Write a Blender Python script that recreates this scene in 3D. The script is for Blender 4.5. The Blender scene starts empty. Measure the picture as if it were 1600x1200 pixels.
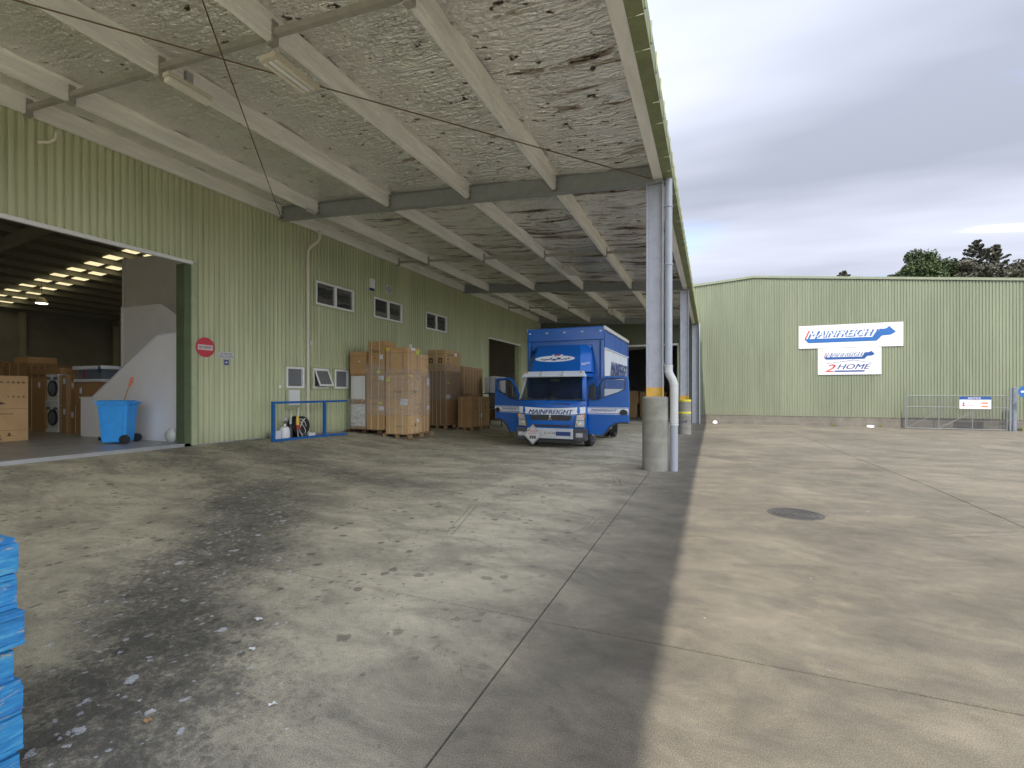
import bpy, bmesh, math, random
import numpy as np
from mathutils import Vector, Matrix, noise as mnoise
random.seed(7)
PI = math.pi
R = math.radians
S = bpy.context.scene
C = S.collection

# ---------------------------------------------------------------- camera
cam_d = bpy.data.cameras.new("camera")
cam = bpy.data.objects.new("camera", cam_d)
C.objects.link(cam)
cam.location = (0, 0, 1.5)
cam.rotation_euler = (R(90), 0, R(22.59))
cam_d.sensor_width = 36
cam_d.lens = 745 / 1600 * 36
cam_d.shift_y = 12 / 1600
cam_d.clip_start = 0.05
cam_d.clip_end = 2000
S.camera = cam

# ---------------------------------------------------------------- light
SUN_DIR = Vector((0.068, 0.68, -1.0)).normalized()      # direction the light travels
w = bpy.data.worlds.new("World")
S.world = w
w.use_nodes = True
nt = w.node_tree
for n in list(nt.nodes):
    nt.nodes.remove(n)
def wn(t, **k):
    n = nt.nodes.new(t)
    for a, b in k.items():
        setattr(n, a, b)
    return n
L = nt.links.new
out = wn("ShaderNodeOutputWorld")
bg = wn("ShaderNodeBackground")
bg.inputs[1].default_value = 0.13
sky = wn("ShaderNodeTexSky", sky_type='NISHITA')
sky.sun_disc = False
sky.sun_elevation = math.asin(-SUN_DIR.z)
sky.sun_rotation = math.atan2(-SUN_DIR.x, -SUN_DIR.y)
sky.air_density = 1.0
sky.dust_density = 1.5
tc = wn("ShaderNodeTexCoord")
sep = wn("ShaderNodeSeparateXYZ")
L(tc.outputs["Generated"], sep.inputs[0])
def wmath(op, a, b=None, c=None):
    n = wn("ShaderNodeMath", operation=op)
    for i, v in enumerate((a, b, c)):
        if v is None: continue
        if isinstance(v, (int, float)): n.inputs[i].default_value = v
        else: L(v, n.inputs[i])
    return n.outputs[0]
zz = wmath('ADD', wmath('MAXIMUM', sep.outputs[2], 0.0), 0.10)
cx_ = wmath('DIVIDE', sep.outputs[0], zz)
cy_ = wmath('DIVIDE', sep.outputs[1], zz)
comb = wn("ShaderNodeCombineXYZ")
L(cx_, comb.inputs[0]); L(cy_, comb.inputs[1])
mp = wn("ShaderNodeMapping")
mp.inputs["Rotation"].default_value = (0, 0, R(-24))
mp.inputs["Scale"].default_value = (0.34, 1.0, 1)
mp.inputs["Location"].default_value = (3.1, 1.7, 0)
L(comb.outputs[0], mp.inputs[0])
n1 = wn("ShaderNodeTexNoise")
n1.inputs["Scale"].default_value = 0.62
n1.inputs["Detail"].default_value = 9
n1.inputs["Roughness"].default_value = 0.52
n1.inputs["Distortion"].default_value = 0.35
L(mp.outputs[0], n1.inputs["Vector"])
n2 = wn("ShaderNodeTexNoise")
n2.inputs["Scale"].default_value = 0.5
n2.inputs["Detail"].default_value = 5
n2.inputs["Roughness"].default_value = 0.5
mp2 = wn("ShaderNodeMapping")
mp2.inputs["Location"].default_value = (24.68, -11.43, 4)
L(mp.outputs[0], mp2.inputs[0])
L(mp2.outputs[0], n2.inputs["Vector"])
def wramp(fac, stops):
    r = wn("ShaderNodeValToRGB")
    e = r.color_ramp.elements
    e[0].position, e[0].color = stops[0][0], (*stops[0][1], 1)
    e[1].position, e[1].color = stops[-1][0], (*stops[-1][1], 1)
    for p, c in stops[1:-1]:
        q = e.new(p); q.color = (*c, 1)
    L(fac, r.inputs[0])
    return r.outputs[0]
CLK = 4.45
cl = wramp(n2.outputs[0], [(0.36, (0.085*CLK, 0.092*CLK, 0.112*CLK)), (0.50, (0.155*CLK, 0.164*CLK, 0.192*CLK)), (0.665, (0.92*CLK, 0.93*CLK, 0.94*CLK))])
cover = wramp(n1.outputs[0], [(0.34, (0, 0, 0)), (0.47, (1, 1, 1))])
mixc = wn("ShaderNodeMixRGB")
L(cover, mixc.inputs[0])
skyb = wn("ShaderNodeMixRGB", blend_type='MIX')
skyb.inputs[0].default_value = 0.85
L(sky.outputs[0], skyb.inputs[1]); skyb.inputs[2].default_value = (0.055*CLK, 0.10*CLK, 0.22*CLK, 1)
L(skyb.outputs[0], mixc.inputs[1]); L(cl, mixc.inputs[2])
# a thin veil of cloud is nearly even in brightness from horizon to zenith
grad = wmath('ADD', 0.88, wmath('MULTIPLY', wmath('MAXIMUM', sep.outputs[2], 0.0), 0.22))
# thin cloud scatters the sun forward: broadly brighter on the sun's side of the sky
dots = wn("ShaderNodeVectorMath", operation='DOT_PRODUCT')
L(tc.outputs["Generated"], dots.inputs[0]); dots.inputs[1].default_value = tuple(-SUN_DIR)
grad = wmath('MULTIPLY', grad, wmath('ADD', 1.0, wmath('MULTIPLY', dots.outputs["Value"], 0.35)))
mulv = wn("ShaderNodeVectorMath", operation="SCALE")
L(mixc.outputs[0], mulv.inputs[0]); L(grad, mulv.inputs["Scale"])
L(mulv.outputs[0], bg.inputs[0]); L(bg.outputs[0], out.inputs[0])

sun_d = bpy.data.lights.new("sun", 'SUN')
sun_d.energy = 0.55
sun_d.angle = R(0.8)
sun_d.color = (1.0, 0.95, 0.86)
sun = bpy.data.objects.new("sun", sun_d)
C.objects.link(sun)
sun.rotation_euler = SUN_DIR.to_track_quat('-Z', 'Y').to_euler()
sun.location = (0, -10, 30)
S.view_settings.view_transform = 'Standard'
S.view_settings.look = 'None'
S.view_settings.gamma = 1
S.view_settings.exposure = 3.55
S.cycles.max_bounces = 12
S.cycles.diffuse_bounces = 7
S.view_settings.use_curve_mapping = False

# ---------------------------------------------------------------- materials
def newmat(name):
    m = bpy.data.materials.new(name)
    m.use_nodes = True
    t = m.node_tree
    return m, t, t.nodes["Principled BSDF"]
class NT:
    """tiny helper around one node tree"""
    def __init__(s, t): s.t = t
    def n(s, ty, **k):
        x = s.t.nodes.new(ty)
        for a, b in k.items(): setattr(x, a, b)
        return x
    def l(s, a, b): s.t.links.new(a, b)
    def m(s, op, a, b=None, c=None, clamp=False):
        x = s.n("ShaderNodeMath", operation=op); x.use_clamp = clamp
        for i, v in enumerate((a, b, c)):
            if v is None: continue
            if isinstance(v, (int, float)): x.inputs[i].default_value = v
            else: s.l(v, x.inputs[i])
        return x.outputs[0]
    def pos(s):
        return s.n("ShaderNodeNewGeometry").outputs["Position"]
    def map(s, v, scale=(1, 1, 1), rot=(0, 0, 0), loc=(0, 0, 0)):
        x = s.n("ShaderNodeMapping")
        x.inputs["Scale"].default_value = scale
        x.inputs["Rotation"].default_value = rot
        x.inputs["Location"].default_value = loc
        s.l(v, x.inputs[0]); return x.outputs[0]
    def noise(s, v, scale, detail=4, rough=0.55, dist=0.0):
        x = s.n("ShaderNodeTexNoise")
        x.inputs["Scale"].default_value = scale
        x.inputs["Detail"].default_value = detail
        x.inputs["Roughness"].default_value = rough
        x.inputs["Distortion"].default_value = dist
        s.l(v, x.inputs["Vector"]); return x.outputs[0]
    def vor(s, v, scale, feat='F1', rnd=1.0):
        x = s.n("ShaderNodeTexVoronoi", feature=feat)
        x.inputs["Scale"].default_value = scale
        x.inputs["Randomness"].default_value = rnd
        s.l(v, x.inputs["Vector"]); return x
    def step(s, f, a, b):
        x = s.n("ShaderNodeMapRange"); x.interpolation_type = 'SMOOTHSTEP'
        x.inputs[1].default_value = a; x.inputs[2].default_value = b
        s.l(f, x.inputs[0]); return x.outputs[0]
    def mix(s, f, a, b, mode='MIX'):
        x = s.n("ShaderNodeMixRGB", blend_type=mode)
        for i, v in zip((0, 1, 2), (f, a, b)):
            if isinstance(v, (int, float)): x.inputs[i].default_value = v
            elif isinstance(v, tuple): x.inputs[i].default_value = (*v, 1)
            else: s.l(v, x.inputs[i])
        return x.outputs[0]
    def ramp(s, f, stops):
        x = s.n("ShaderNodeValToRGB"); e = x.color_ramp.elements
        e[0].position, e[0].color = stops[0][0], (*stops[0][1], 1)
        e[1].position, e[1].color = stops[-1][0], (*stops[-1][1], 1)
        for p, c in stops[1:-1]:
            q = e.new(p); q.color = (*c, 1)
        s.l(f, x.inputs[0]); return x.outputs[0]
    def bump(s, h, strength, dist, bsdf):
        x = s.n("ShaderNodeBump")
        x.inputs["Strength"].default_value = strength
        x.inputs["Distance"].default_value = dist
        s.l(h, x.inputs["Height"]); s.l(x.outputs[0], bsdf.inputs["Normal"])

def scal(c, k): return tuple(v * k for v in c)
MATS = {}
def simple(name, col, rough=0.6, metal=0.0, var=0.12, vscale=3.0, bump=0.0, bscale=60, spec=None, stretch=(1, 1, 1)):
    m, t, b = newmat(name); h = NT(t)
    p = h.map(h.pos(), stretch)
    f = h.noise(p, vscale, 5, 0.6)
    fine = h.noise(p, vscale * 9, 3, 0.6)
    f2 = h.m('ADD', h.m('MULTIPLY', f, 0.7), h.m('MULTIPLY', fine, 0.3))
    c = h.ramp(f2, [(0.3, scal(col, 1 - var)), (0.7, scal(col, 1 + var))])
    h.l(c, b.inputs["Base Color"])
    b.inputs["Roughness"].default_value = rough
    b.inputs["Metallic"].default_value = metal
    if spec is not None: b.inputs["Specular IOR Level"].default_value = spec
    if bump:
        h.bump(h.noise(p, bscale, 4, 0.6), bump, 0.01, b)
    MATS[name] = m
    return m

# concrete yard
def yard_mat():
    m, t, b = newmat("concrete_yard"); h = NT(t)
    P = h.pos()
    sp = h.n("ShaderNodeSeparateXYZ"); h.l(P, sp.inputs[0])
    X, Y = sp.outputs[0], sp.outputs[1]
    big = h.noise(P, 0.33, 5, 0.6, 0.4)
    mid = h.noise(h.map(P, (1, 1, 1), loc=(5, 9, 0)), 1.3, 6, 0.65, 0.3)
    patch = h.noise(h.map(P, (0.7, 1.2, 1), rot=(0, 0, R(25)), loc=(3, 3, 0)), 1.3, 8, 0.72, 0.5)
    col = h.ramp(h.m('ADD', h.m('MULTIPLY', big, 0.5), h.m('MULTIPLY', patch, 0.5)),
                 [(0.36, (0.072, 0.063, 0.048)), (0.48, (0.106, 0.093, 0.072)), (0.60, (0.152, 0.134, 0.102))])  # concrete tone pulled down to offset the sun on the open yard
    col = h.mix(h.m('MULTIPLY', h.step(mid, 0.52, 0.72), 0.45), col, (0.185, 0.160, 0.112))
    # scrubby darker smudges
    sm = h.noise(h.map(P, (1.0, 1.9, 1), rot=(0, 0, R(-18))), 1.2, 9, 0.76, 0.6)
    col = h.mix(h.m('MULTIPLY', h.step(sm, 0.50, 0.70), 0.35), col, (0.062, 0.056, 0.047))
    # paler concrete painted in under the canopy to offset its shade
    shel = h.step(X, -0.2, -2.2)  # mask of the painted lift that offsets the canopy's shade
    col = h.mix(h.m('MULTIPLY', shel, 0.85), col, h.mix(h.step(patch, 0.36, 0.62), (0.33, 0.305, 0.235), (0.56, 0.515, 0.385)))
    # tyre grime sweeping from the near left up to the truck and across the bay mouth
    wob = h.m('MULTIPLY', h.m('SUBTRACT', h.noise(P, 0.7, 4, 0.6), 0.5), 1.7)
    # line through (-2.2,0.8) and (-8,7.2)
    d1 = h.m('ABSOLUTE', h.m('ADD', h.m('ADD', h.m('MULTIPLY', X, 0.741), h.m('MULTIPLY', Y, 0.671)), h.m('ADD', 1.06, wob)))
    band1 = h.m('MULTIPLY', h.step(d1, 1.35, 0.1), h.step(Y, 7.5, 5.0))
    d2 = h.m('ABSOLUTE', h.m('ADD', h.m('ADD', Y, h.m('MULTIPLY', X, 0.22)), h.m('ADD', -5.5, h.m('MULTIPLY', wob, 0.8))))
    band2 = h.m('MULTIPLY', h.step(d2, 1.0, 0.1), h.m('MULTIPLY', h.step(X, -2.5, -4.5), 0.75))
    d3 = h.m('ABSOLUTE', h.m('ADD', h.m('ADD', Y, h.m('MULTIPLY', X, 0.30)), h.m('ADD', -3.35, h.m('MULTIPLY', wob, 0.6))))
    band3 = h.m('MULTIPLY', h.step(d3, 0.9, 0.1), h.m('MULTIPLY', h.step(X, -4.2, -6.5), 0.7))
    band4 = h.m('MULTIPLY', h.step(h.m('ABSOLUTE', h.m('ADD', Y, -8.6)), 1.3, 0.1), h.m('MULTIPLY', h.step(X, -7.0, -9.0), 0.5))
    band = h.m('MAXIMUM', h.m('MAXIMUM', band1, band2), h.m('MAXIMUM', band3, band4))
    br = h.noise(P, 6.5, 10, 0.82)
    br2 = h.noise(P, 26, 6, 0.75)
    blot = h.step(h.m('ADD', h.m('ADD', h.m('MULTIPLY', br, 0.65), h.m('MULTIPLY', br2, 0.35)), h.m('MULTIPLY', band, 0.20)), 0.55, 0.74)
    grime = h.m('MULTIPLY', blot, h.m('ADD', h.m('MULTIPLY', band, 0.58), 0.20), clamp=True)
    soft = h.m('MULTIPLY', band, 0.32)
    col = h.mix(soft, col, (0.085, 0.083, 0.082))
    col = h.mix(h.m('MULTIPLY', grime, 0.92), col, (0.036, 0.037, 0.043))
    # oil drips, dark gum spots
    wv3 = h.n("ShaderNodeTexNoise"); wv3.inputs["Scale"].default_value = 9; wv3.inputs["Detail"].default_value = 5; wv3.inputs["Roughness"].default_value = 0.7
    h.l(P, wv3.inputs["Vector"])
    wsc = h.n("ShaderNodeVectorMath", operation='MULTIPLY_ADD')
    h.l(wv3.outputs["Color"], wsc.inputs[0]); wsc.inputs[1].default_value = (0.13, 0.13, 0)
    h.l(P, wsc.inputs[2])
    Pw = wsc.outputs[0]
    left = h.step(X, 0.5, -3.0)
    v = h.vor(h.map(Pw, (1, 1, 0.0)), 7.5)
    sepc = h.n("ShaderNodeSeparateColor"); h.l(v.outputs["Color"], sepc.inputs[0])
    rad = h.m('MULTIPLY', h.m('POWER', sepc.outputs[0], 3.0), 0.34)
    edge = h.m('MULTIPLY', h.m('SUBTRACT', h.noise(P, 22, 3, 0.6), 0.5), 0.22)
    spot = h.step(h.m('SUBTRACT', h.m('ADD', v.outputs["Distance"], edge), rad), 0.03, -0.03)
    col = h.mix(h.m('MULTIPLY', spot, h.m('MULTIPLY', left, 0.62)), col, (0.05, 0.048, 0.045))
    v3 = h.vor(h.map(Pw, (1, 1, 0.0), loc=(3.3, 1.1, 0)), 19)
    s3 = h.n("ShaderNodeSeparateColor"); h.l(v3.outputs["Color"], s3.inputs[0])
    spot3 = h.step(h.m('SUBTRACT', h.m('ADD', v3.outputs["Distance"], edge), h.m('MULTIPLY', h.m('POWER', s3.outputs[1], 2.5), 0.36)), 0.04, -0.04)
    dens3 = h.step(h.noise(h.map(P, loc=(7, 1, 0)), 0.8, 3, 0.5), 0.34, 0.60)
    col = h.mix(h.m('MULTIPLY', h.m('MULTIPLY', spot3, dens3), h.m('MULTIPLY', left, 0.55)), col, (0.055, 0.052, 0.048))
    # white paint / bird-lime splats near the left foreground
    v2 = h.vor(h.map(Pw, (1, 1, 0.0), loc=(0.37, 0.71, 0)), 6.2)
    s2 = h.n("ShaderNodeSeparateColor"); h.l(v2.outputs["Color"], s2.inputs[0])
    e2 = h.m('MULTIPLY', h.m('SUBTRACT', h.noise(P, 30, 6, 0.75), 0.5), 0.62)
    near = h.m('ADD', h.m('MULTIPLY', band1, 0.18), h.m('MULTIPLY', h.step(X, -1.6, -3.5), 0.06))
    r2 = h.m('MULTIPLY', h.m('POWER', s2.outputs[2], 2.2), near)
    spl = h.step(h.m('SUBTRACT', h.m('ADD', v2.outputs["Distance"], e2), r2), 0.00, -0.035)
    spl = h.m('MULTIPLY', spl, h.step(h.noise(P, 70, 4, 0.7), 0.30, 0.50))
    col = h.mix(h.m('MULTIPLY', spl, 0.80), col, (0.56, 0.58, 0.62))
    v4 = h.vor(h.map(Pw, (1, 1, 0.0), loc=(2.3, 4.1, 0)), 21)
    s4 = h.n("ShaderNodeSeparateColor"); h.l(v4.outputs["Color"], s4.inputs[0])
    fl4 = h.step(h.m('SUBTRACT', v4.outputs["Distance"], h.m('MULTIPLY', h.m('POWER', s4.outputs[0], 4.0), h.m('ADD', h.m('MULTIPLY', band1, 0.32), h.m('MULTIPLY', h.step(X, -1.4, -3.0), 0.10)))), 0.02, -0.04)
    col = h.mix(h.m('MULTIPLY', fl4, 0.7), col, (0.50, 0.52, 0.55))
    # fine exposed aggregate
    agg = h.noise(P, 150, 2, 0.8)
    agg2 = h.noise(P, 300, 2, 0.7)
    col = h.mix(0.95, col, h.ramp(agg, [(0.32, (0.30, 0.30, 0.30)), (0.5, (0.5, 0.5, 0.5)), (0.68, (0.72, 0.71, 0.68))]), 'OVERLAY')
    col = h.mix(0.60, col, h.ramp(agg2, [(0.35, (0.36, 0.36, 0.36)), (0.65, (0.64, 0.64, 0.63))]), 'OVERLAY')
    # restless mottling of worn laitance, wheel scuffs and dried puddle edges
    mot = h.noise(h.map(P, (1, 1.5, 1), rot=(0, 0, R(15)), loc=(1, 6, 0)), 2.6, 10, 0.78, 0.4)
    col = h.mix(0.50, col, h.ramp(mot, [(0.33, (0.30, 0.30, 0.31)), (0.5, (0.5, 0.5, 0.5)), (0.67, (0.72, 0.70, 0.66))]), 'OVERLAY')
    scf = h.noise(h.map(P, (0.5, 11, 1), rot=(0, 0, R(68)), loc=(2, 2, 0)), 1.2, 5, 0.6, 0.3)
    scz = h.step(h.noise(P, 0.6, 3), 0.5, 0.65)
    col = h.mix(h.m('MULTIPLY', h.m('MULTIPLY', h.step(scf, 0.64, 0.70), scz), 0.35), col, (0.045, 0.042, 0.040))
    tan = h.noise(h.map(P, (0.45, 3.0, 1), rot=(0, 0, R(-12)), loc=(4, 8, 0)), 1.5, 6, 0.7, 0.7)
    col = h.mix(h.m('MULTIPLY', h.step(tan, 0.62, 0.74), 0.35), col, (0.26, 0.225, 0.155))
    # hairline cracks
    cr = h.vor(h.map(P, (1, 1, 0.0), loc=(1.1, 0.4, 0)), 0.38, 'DISTANCE_TO_EDGE')
    wv = h.m('MULTIPLY', h.noise(P, 6, 5, 0.7), 0.020)
    crk = h.m('MULTIPLY', h.step(h.m('ABSOLUTE', h.m('SUBTRACT', cr.outputs["Distance"], wv)), 0.0022, 0.0004), h.step(h.noise(P, 0.5, 2), 0.52, 0.6))
    col = h.mix(h.m('MULTIPLY', crk, 0.7), col, (0.05, 0.045, 0.04))
    h.l(col, b.inputs["Base Color"])
    rg = h.m('SUBTRACT', 0.80, h.m('MULTIPLY', band, 0.22))
    h.l(rg, b.inputs["Roughness"])
    b.inputs["Specular IOR Level"].default_value = 0.35
    hh = h.m('ADD', h.m('MULTIPLY', agg, 0.6), h.m('MULTIPLY', mid, 1.0))
    h.bump(hh, 0.22, 0.004, b)
    return m
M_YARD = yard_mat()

def clad_mat(name, col, seed):
    m, t, b = newmat(name); h = NT(t)
    P = h.pos()
    f = h.noise(h.map(P, (1, 1, 0.25), loc=(seed, 0, 0)), 0.8, 5, 0.6)
    st = h.noise(h.map(P, (9, 9, 0.35), loc=(0, seed, 0)), 1.0, 5, 0.65)
    c = h.ramp(f, [(0.3, scal(col, 0.90)), (0.7, scal(col, 1.08))])
    c = h.mix(h.m('MULTIPLY', h.step(st, 0.50, 0.70), 0.36), c, scal(col, 1.45))
    c = h.mix(h.m('MULTIPLY', h.step(st, 0.46, 0.28), 0.28), c, (col[0]*0.55, col[1]*0.5, col[2]*0.45))
    sc = h.noise(h.map(P, (14, 14, 5)), 1.6, 6, 0.75)
    c = h.mix(h.m('MULTIPLY', h.step(sc, 0.69, 0.74), 0.45), c, (0.50, 0.52, 0.46))
    oi = h.n("ShaderNodeObjectInfo")
    c = h.mix(0.5, c, h.ramp(oi.outputs["Random"], [(0.0, (0.44, 0.45, 0.44)), (1.0, (0.56, 0.55, 0.55))]), 'OVERLAY')
    # splash-back dirt
    sp = h.n("ShaderNodeSeparateXYZ"); h.l(P, sp.inputs[0])
    low = h.m('MULTIPLY', h.step(h.m('ADD', sp.outputs[2], h.m('MULTIPLY', st, 0.7)), 1.15, 0.45), 0.35)
    c = h.mix(low, c, (0.17, 0.165, 0.12))
    h.l(c, b.inputs["Base Color"])
    b.inputs["Roughness"].default_value = 0.52
    b.inputs["Specular IOR Level"].default_value = 0.35
    h.bump(h.noise(h.map(P, (1.5, 1.5, 0.7)), 3.0, 3, 0.5), 0.12, 0.012, b)
    return m
GREEN = (0.50, 0.53, 0.33)  # wall paint made paler to lift the shade under the canopy
M_CLAD = clad_mat("green_cladding_shade_lifted", GREEN, 3.0)
M_CLAD2 = clad_mat("green_cladding_sun_darkened", (0.158, 0.178, 0.118), 11.0)  # same paint, darkened to offset the sun on the far wall
simple("green_trim", (0.38, 0.42, 0.25), 0.5, 0, 0.12, 4)
simple("green_trim_sun_darkened", (0.17, 0.19, 0.125), 0.55, 0, 0.15, 4)  # trim green darkened to offset the sun on the far gable
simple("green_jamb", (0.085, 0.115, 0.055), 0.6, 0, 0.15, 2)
simple("gutter_green", (0.215, 0.240, 0.115), 0.6, 0, 0.25, 5)

def steel_mat(name, col, rust=0.25, rough=0.5, metal=0.35):
    m, t, b = newmat(name); h = NT(t); P = h.pos()
    f = h.noise(h.map(P, (2, 0.35, 2)), 3, 5, 0.6)
    c = h.ramp(f, [(0.3, scal(col, 0.88)), (0.7, scal(col, 1.1))])
    r = h.noise(h.map(P, (1.2, 1.2, 1.2), loc=(4, 4, 4)), 4.2, 6, 0.72)
    c = h.mix(h.m('MULTIPLY', h.step(r, 0.64, 0.74), rust), c, (0.22, 0.12, 0.05))
    c = h.mix(h.m('MULTIPLY', h.step(h.noise(P, 30, 3, 0.7), 0.6, 0.75), 0.2), c, scal(col, 0.6))
    h.l(c, b.inputs["Base Color"])
    b.inputs["Roughness"].default_value = rough; b.inputs["Metallic"].default_value = metal
    return m
M_GALV = steel_mat("galvanised_purlin", (0.84, 0.83, 0.76), 0.4, 0.5, 0.0)
M_RAFT = steel_mat("grey_rafter_paint", (0.30, 0.315, 0.30), 0.25, 0.55, 0.0)
M_COL = steel_mat("blue_grey_column_paint", (0.37, 0.385, 0.425), 0.15, 0.5, 0.0)
M_BRACE = steel_mat("dull_brace_steel", (0.34, 0.33, 0.28), 0.6, 0.6, 0.0)
simple("rusty_rod", (0.14, 0.085, 0.045), 0.8, 0.1, 0.4, 8)
simple("safety_yellow", (0.62, 0.38, 0.07), 0.6, 0, 0.18, 9)
simple("yellow_tape", (0.70, 0.62, 0.04), 0.4, 0, 0.1, 9)
simple("pvc_grey", (0.33, 0.355, 0.39), 0.4, 0, 0.05, 4)
simple("pvc_white", (0.50, 0.505, 0.49), 0.38, 0, 0.05, 4)
simple("pvc_cream", (0.66, 0.63, 0.52), 0.4, 0, 0.06, 4)

def foil_mat():
    m, t, b = newmat("foil_lining"); h = NT(t); P = h.pos()
    # wrinkles run across the sheet (along X), crumple everywhere
    wr = h.noise(h.map(P, (1.6, 9.0, 1.5), rot=(0, 0, R(6))), 1.6, 5, 0.62, 0.5)
    cr = h.noise(h.map(P, (6, 15, 6), rot=(0, 0, R(-12))), 1.6, 4, 0.6, 0.6)
    cell = h.vor(h.map(P, (6.0, 11.0, 6.0)), 1.0, 'DISTANCE_TO_EDGE').outputs["Distance"]
    fibre = h.noise(P, 2.2, 5, 0.6)
    base = h.ramp(fibre, [(0.3, (0.86, 0.85, 0.80)), (0.7, (0.97, 0.97, 0.94))])
    # long splits with brown edges running across each bay + small holes
    sp = h.n("ShaderNodeSeparateXYZ"); h.l(P, sp.inputs[0])
    X, Y = sp.outputs[0], sp.outputs[1]
    tear = h.noise(h.map(P, (0.30, 2.1, 1.0), rot=(0, 0, R(3)), loc=(2.4, 0.7, 0)), 1.3, 9, 0.74, 0.35)
    zone = h.m('ADD', h.m('MULTIPLY', h.step(Y, 9.0, 11.5), 0.075), h.m('MULTIPLY', h.step(X, -4.5, -1.5), 0.015))
    zone = h.m('SUBTRACT', zone, h.m('MULTIPLY', h.step(Y, 9.3, 6.0), 0.02))
    tz = h.m('ADD', tear, zone)
    brown = h.step(tz, 0.600, 0.640)
    hole = h.step(tz, 0.645, 0.665)
    small = h.noise(h.map(P, (1.0, 1.6, 1), loc=(9, 2, 0)), 4.2, 4, 0.62)
    szone = h.m('ADD', small, h.m('MULTIPLY', h.step(X, -8.5, -3.0), 0.05))
    hole2 = h.step(szone, 0.700, 0.715)
    base = h.mix(h.m('MULTIPLY', brown, 0.8), base, (0.26, 0.150, 0.055))
    base = h.mix(h.m('MULTIPLY', h.step(szone, 0.655, 0.69), 0.7), base, (0.24, 0.14, 0.06))
    hh = h.m('MAXIMUM', h.m('MULTIPLY', hole, h.step(cr, 0.42, 0.52)), hole2)
    base = h.mix(hh, base, (0.018, 0.015, 0.012))
    h.l(base, b.inputs["Base Color"])
    met = h.m('MULTIPLY', h.m('SUBTRACT', 1.0, h.m('MAXIMUM', brown, hole2)), 0.80)
    h.l(met, b.inputs["Metallic"])
    b.inputs["Roughness"].default_value = 0.24
    H = h.m('ADD', h.m('MULTIPLY', wr, 1.0), h.m('ADD', h.m('MULTIPLY', cr, 0.42), h.m('MULTIPLY', h.m('MINIMUM', cell, 0.25), 0.35)))
    H = h.m('SUBTRACT', H, h.m('MULTIPLY', hh, 0.5))
    h.bump(H, 1.0, 0.13, b)
    return m
M_FOIL = foil_mat()

def concrete_mat(name, col, k=1.0):
    m, t, b = newmat(name); h = NT(t); P = h.pos()
    f = h.noise(h.map(P, (1, 1, 0.7)), 2.2, 7, 0.65, 0.4)
    c = h.ramp(f, [(0.3, scal(col, 0.72)), (0.5, col), (0.7, scal(col, 1.28))])
    g = h.noise(P, 16, 5, 0.7)
    c = h.mix(h.m('MULTIPLY', h.step(g, 0.58, 0.72), 0.35 * k), c, scal(col, 0.45))
    ring = h.n("ShaderNodeTexWave", wave_type='BANDS'); ring.bands_direction = 'Z'
    ring.inputs["Scale"].default_value = 0.8; ring.inputs["Distortion"].default_value = 2.0
    h.l(P, ring.inputs["Vector"])
    c = h.mix(h.m('MULTIPLY', h.step(ring.outputs["Fac"], 0.8, 1.0), 0.25), c, scal(col, 1.35))
    h.l(c, b.inputs["Base Color"]); b.inputs["Roughness"].default_value = 0.88
    h.bump(h.noise(P, 40, 5, 0.7), 0.35, 0.008, b)
    return m
M_PED = concrete_mat("pedestal_concrete", (0.27, 0.26, 0.215))
M_PLINTH = concrete_mat("plinth_concrete", (0.125, 0.112, 0.092))
M_FLOOR = concrete_mat("smooth_floor", (0.30, 0.30, 0.29), 0.4)
M_FLOOR.node_tree.nodes["Principled BSDF"].inputs["Roughness"].default_value = 0.38

simple("dark_interior", (0.36, 0.35, 0.33), 0.8, 0, 0.15, 1)
simple("roof_grey", (0.30, 0.30, 0.26), 0.8, 0, 0.1, 1)
simple("purlin_dark", (0.45, 0.45, 0.38), 0.7, 0, 0.1, 1)
simple("roof_green", (0.20, 0.23, 0.13), 0.5, 0, 0.1, 1)
simple("white_partition", (0.80, 0.80, 0.80), 0.6, 0, 0.05, 1.5)
simple("grey_partition", (0.76, 0.76, 0.77), 0.6, 0, 0.06, 1.5)
simple("white_frame", (0.80, 0.80, 0.78), 0.35, 0, 0.04, 3)
simple("white_paint", (0.74, 0.74, 0.73), 0.4, 0, 0.05, 3)
simple("sign_white", (0.52, 0.52, 0.51), 0.4, 0, 0.04, 2)
simple("sign_red", (0.56, 0.035, 0.055), 0.45, 0, 0.06, 5)
simple("print_red", (0.40, 0.03, 0.025), 0.5, 0, 0.1, 8)
simple("print_orange", (0.55, 0.14, 0.06), 0.5, 0, 0.1, 8)
simple("print_blue", (0.006, 0.050, 0.20), 0.45, 0, 0.05, 4)
simple("print_lightblue", (0.010, 0.085, 0.27), 0.45, 0, 0.05, 4)
simple("print_navy", (0.012, 0.035, 0.16), 0.45, 0, 0.05, 4)
simple("print_black", (0.02, 0.02, 0.022), 0.6, 0, 0.1, 8)
simple("print_brown", (0.10, 0.055, 0.025), 0.8, 0, 0.1, 8)
simple("rail_blue", (0.010, 0.115, 0.36), 0.45, 0, 0.14, 7)
simple("rubber", (0.018, 0.018, 0.019), 0.8, 0, 0.2, 12)
simple("black_plastic", (0.022, 0.023, 0.026), 0.45, 0, 0.2, 8)
simple("dark_plastic", (0.055, 0.055, 0.06), 0.5, 0, 0.2, 8)
simple("truck_blue", (0.005, 0.105, 0.43), 0.22, 0, 0.08, 2)
simple("curtain_blue", (0.012, 0.080, 0.32), 0.45, 0, 0.12, 3, 0.3, 6)
simple("curtain_white", (0.60, 0.64, 0.68), 0.45, 0, 0.05, 3, 0.3, 6)
simple("stripe_white", (0.72, 0.76, 0.82), 0.3, 0, 0.03, 3)
simple("visor_silver", (0.68, 0.74, 0.82), 0.3, 0.1, 0.03, 3)
simple("bumper_silver", (0.46, 0.48, 0.50), 0.3, 0.0, 0.06, 3)
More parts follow.
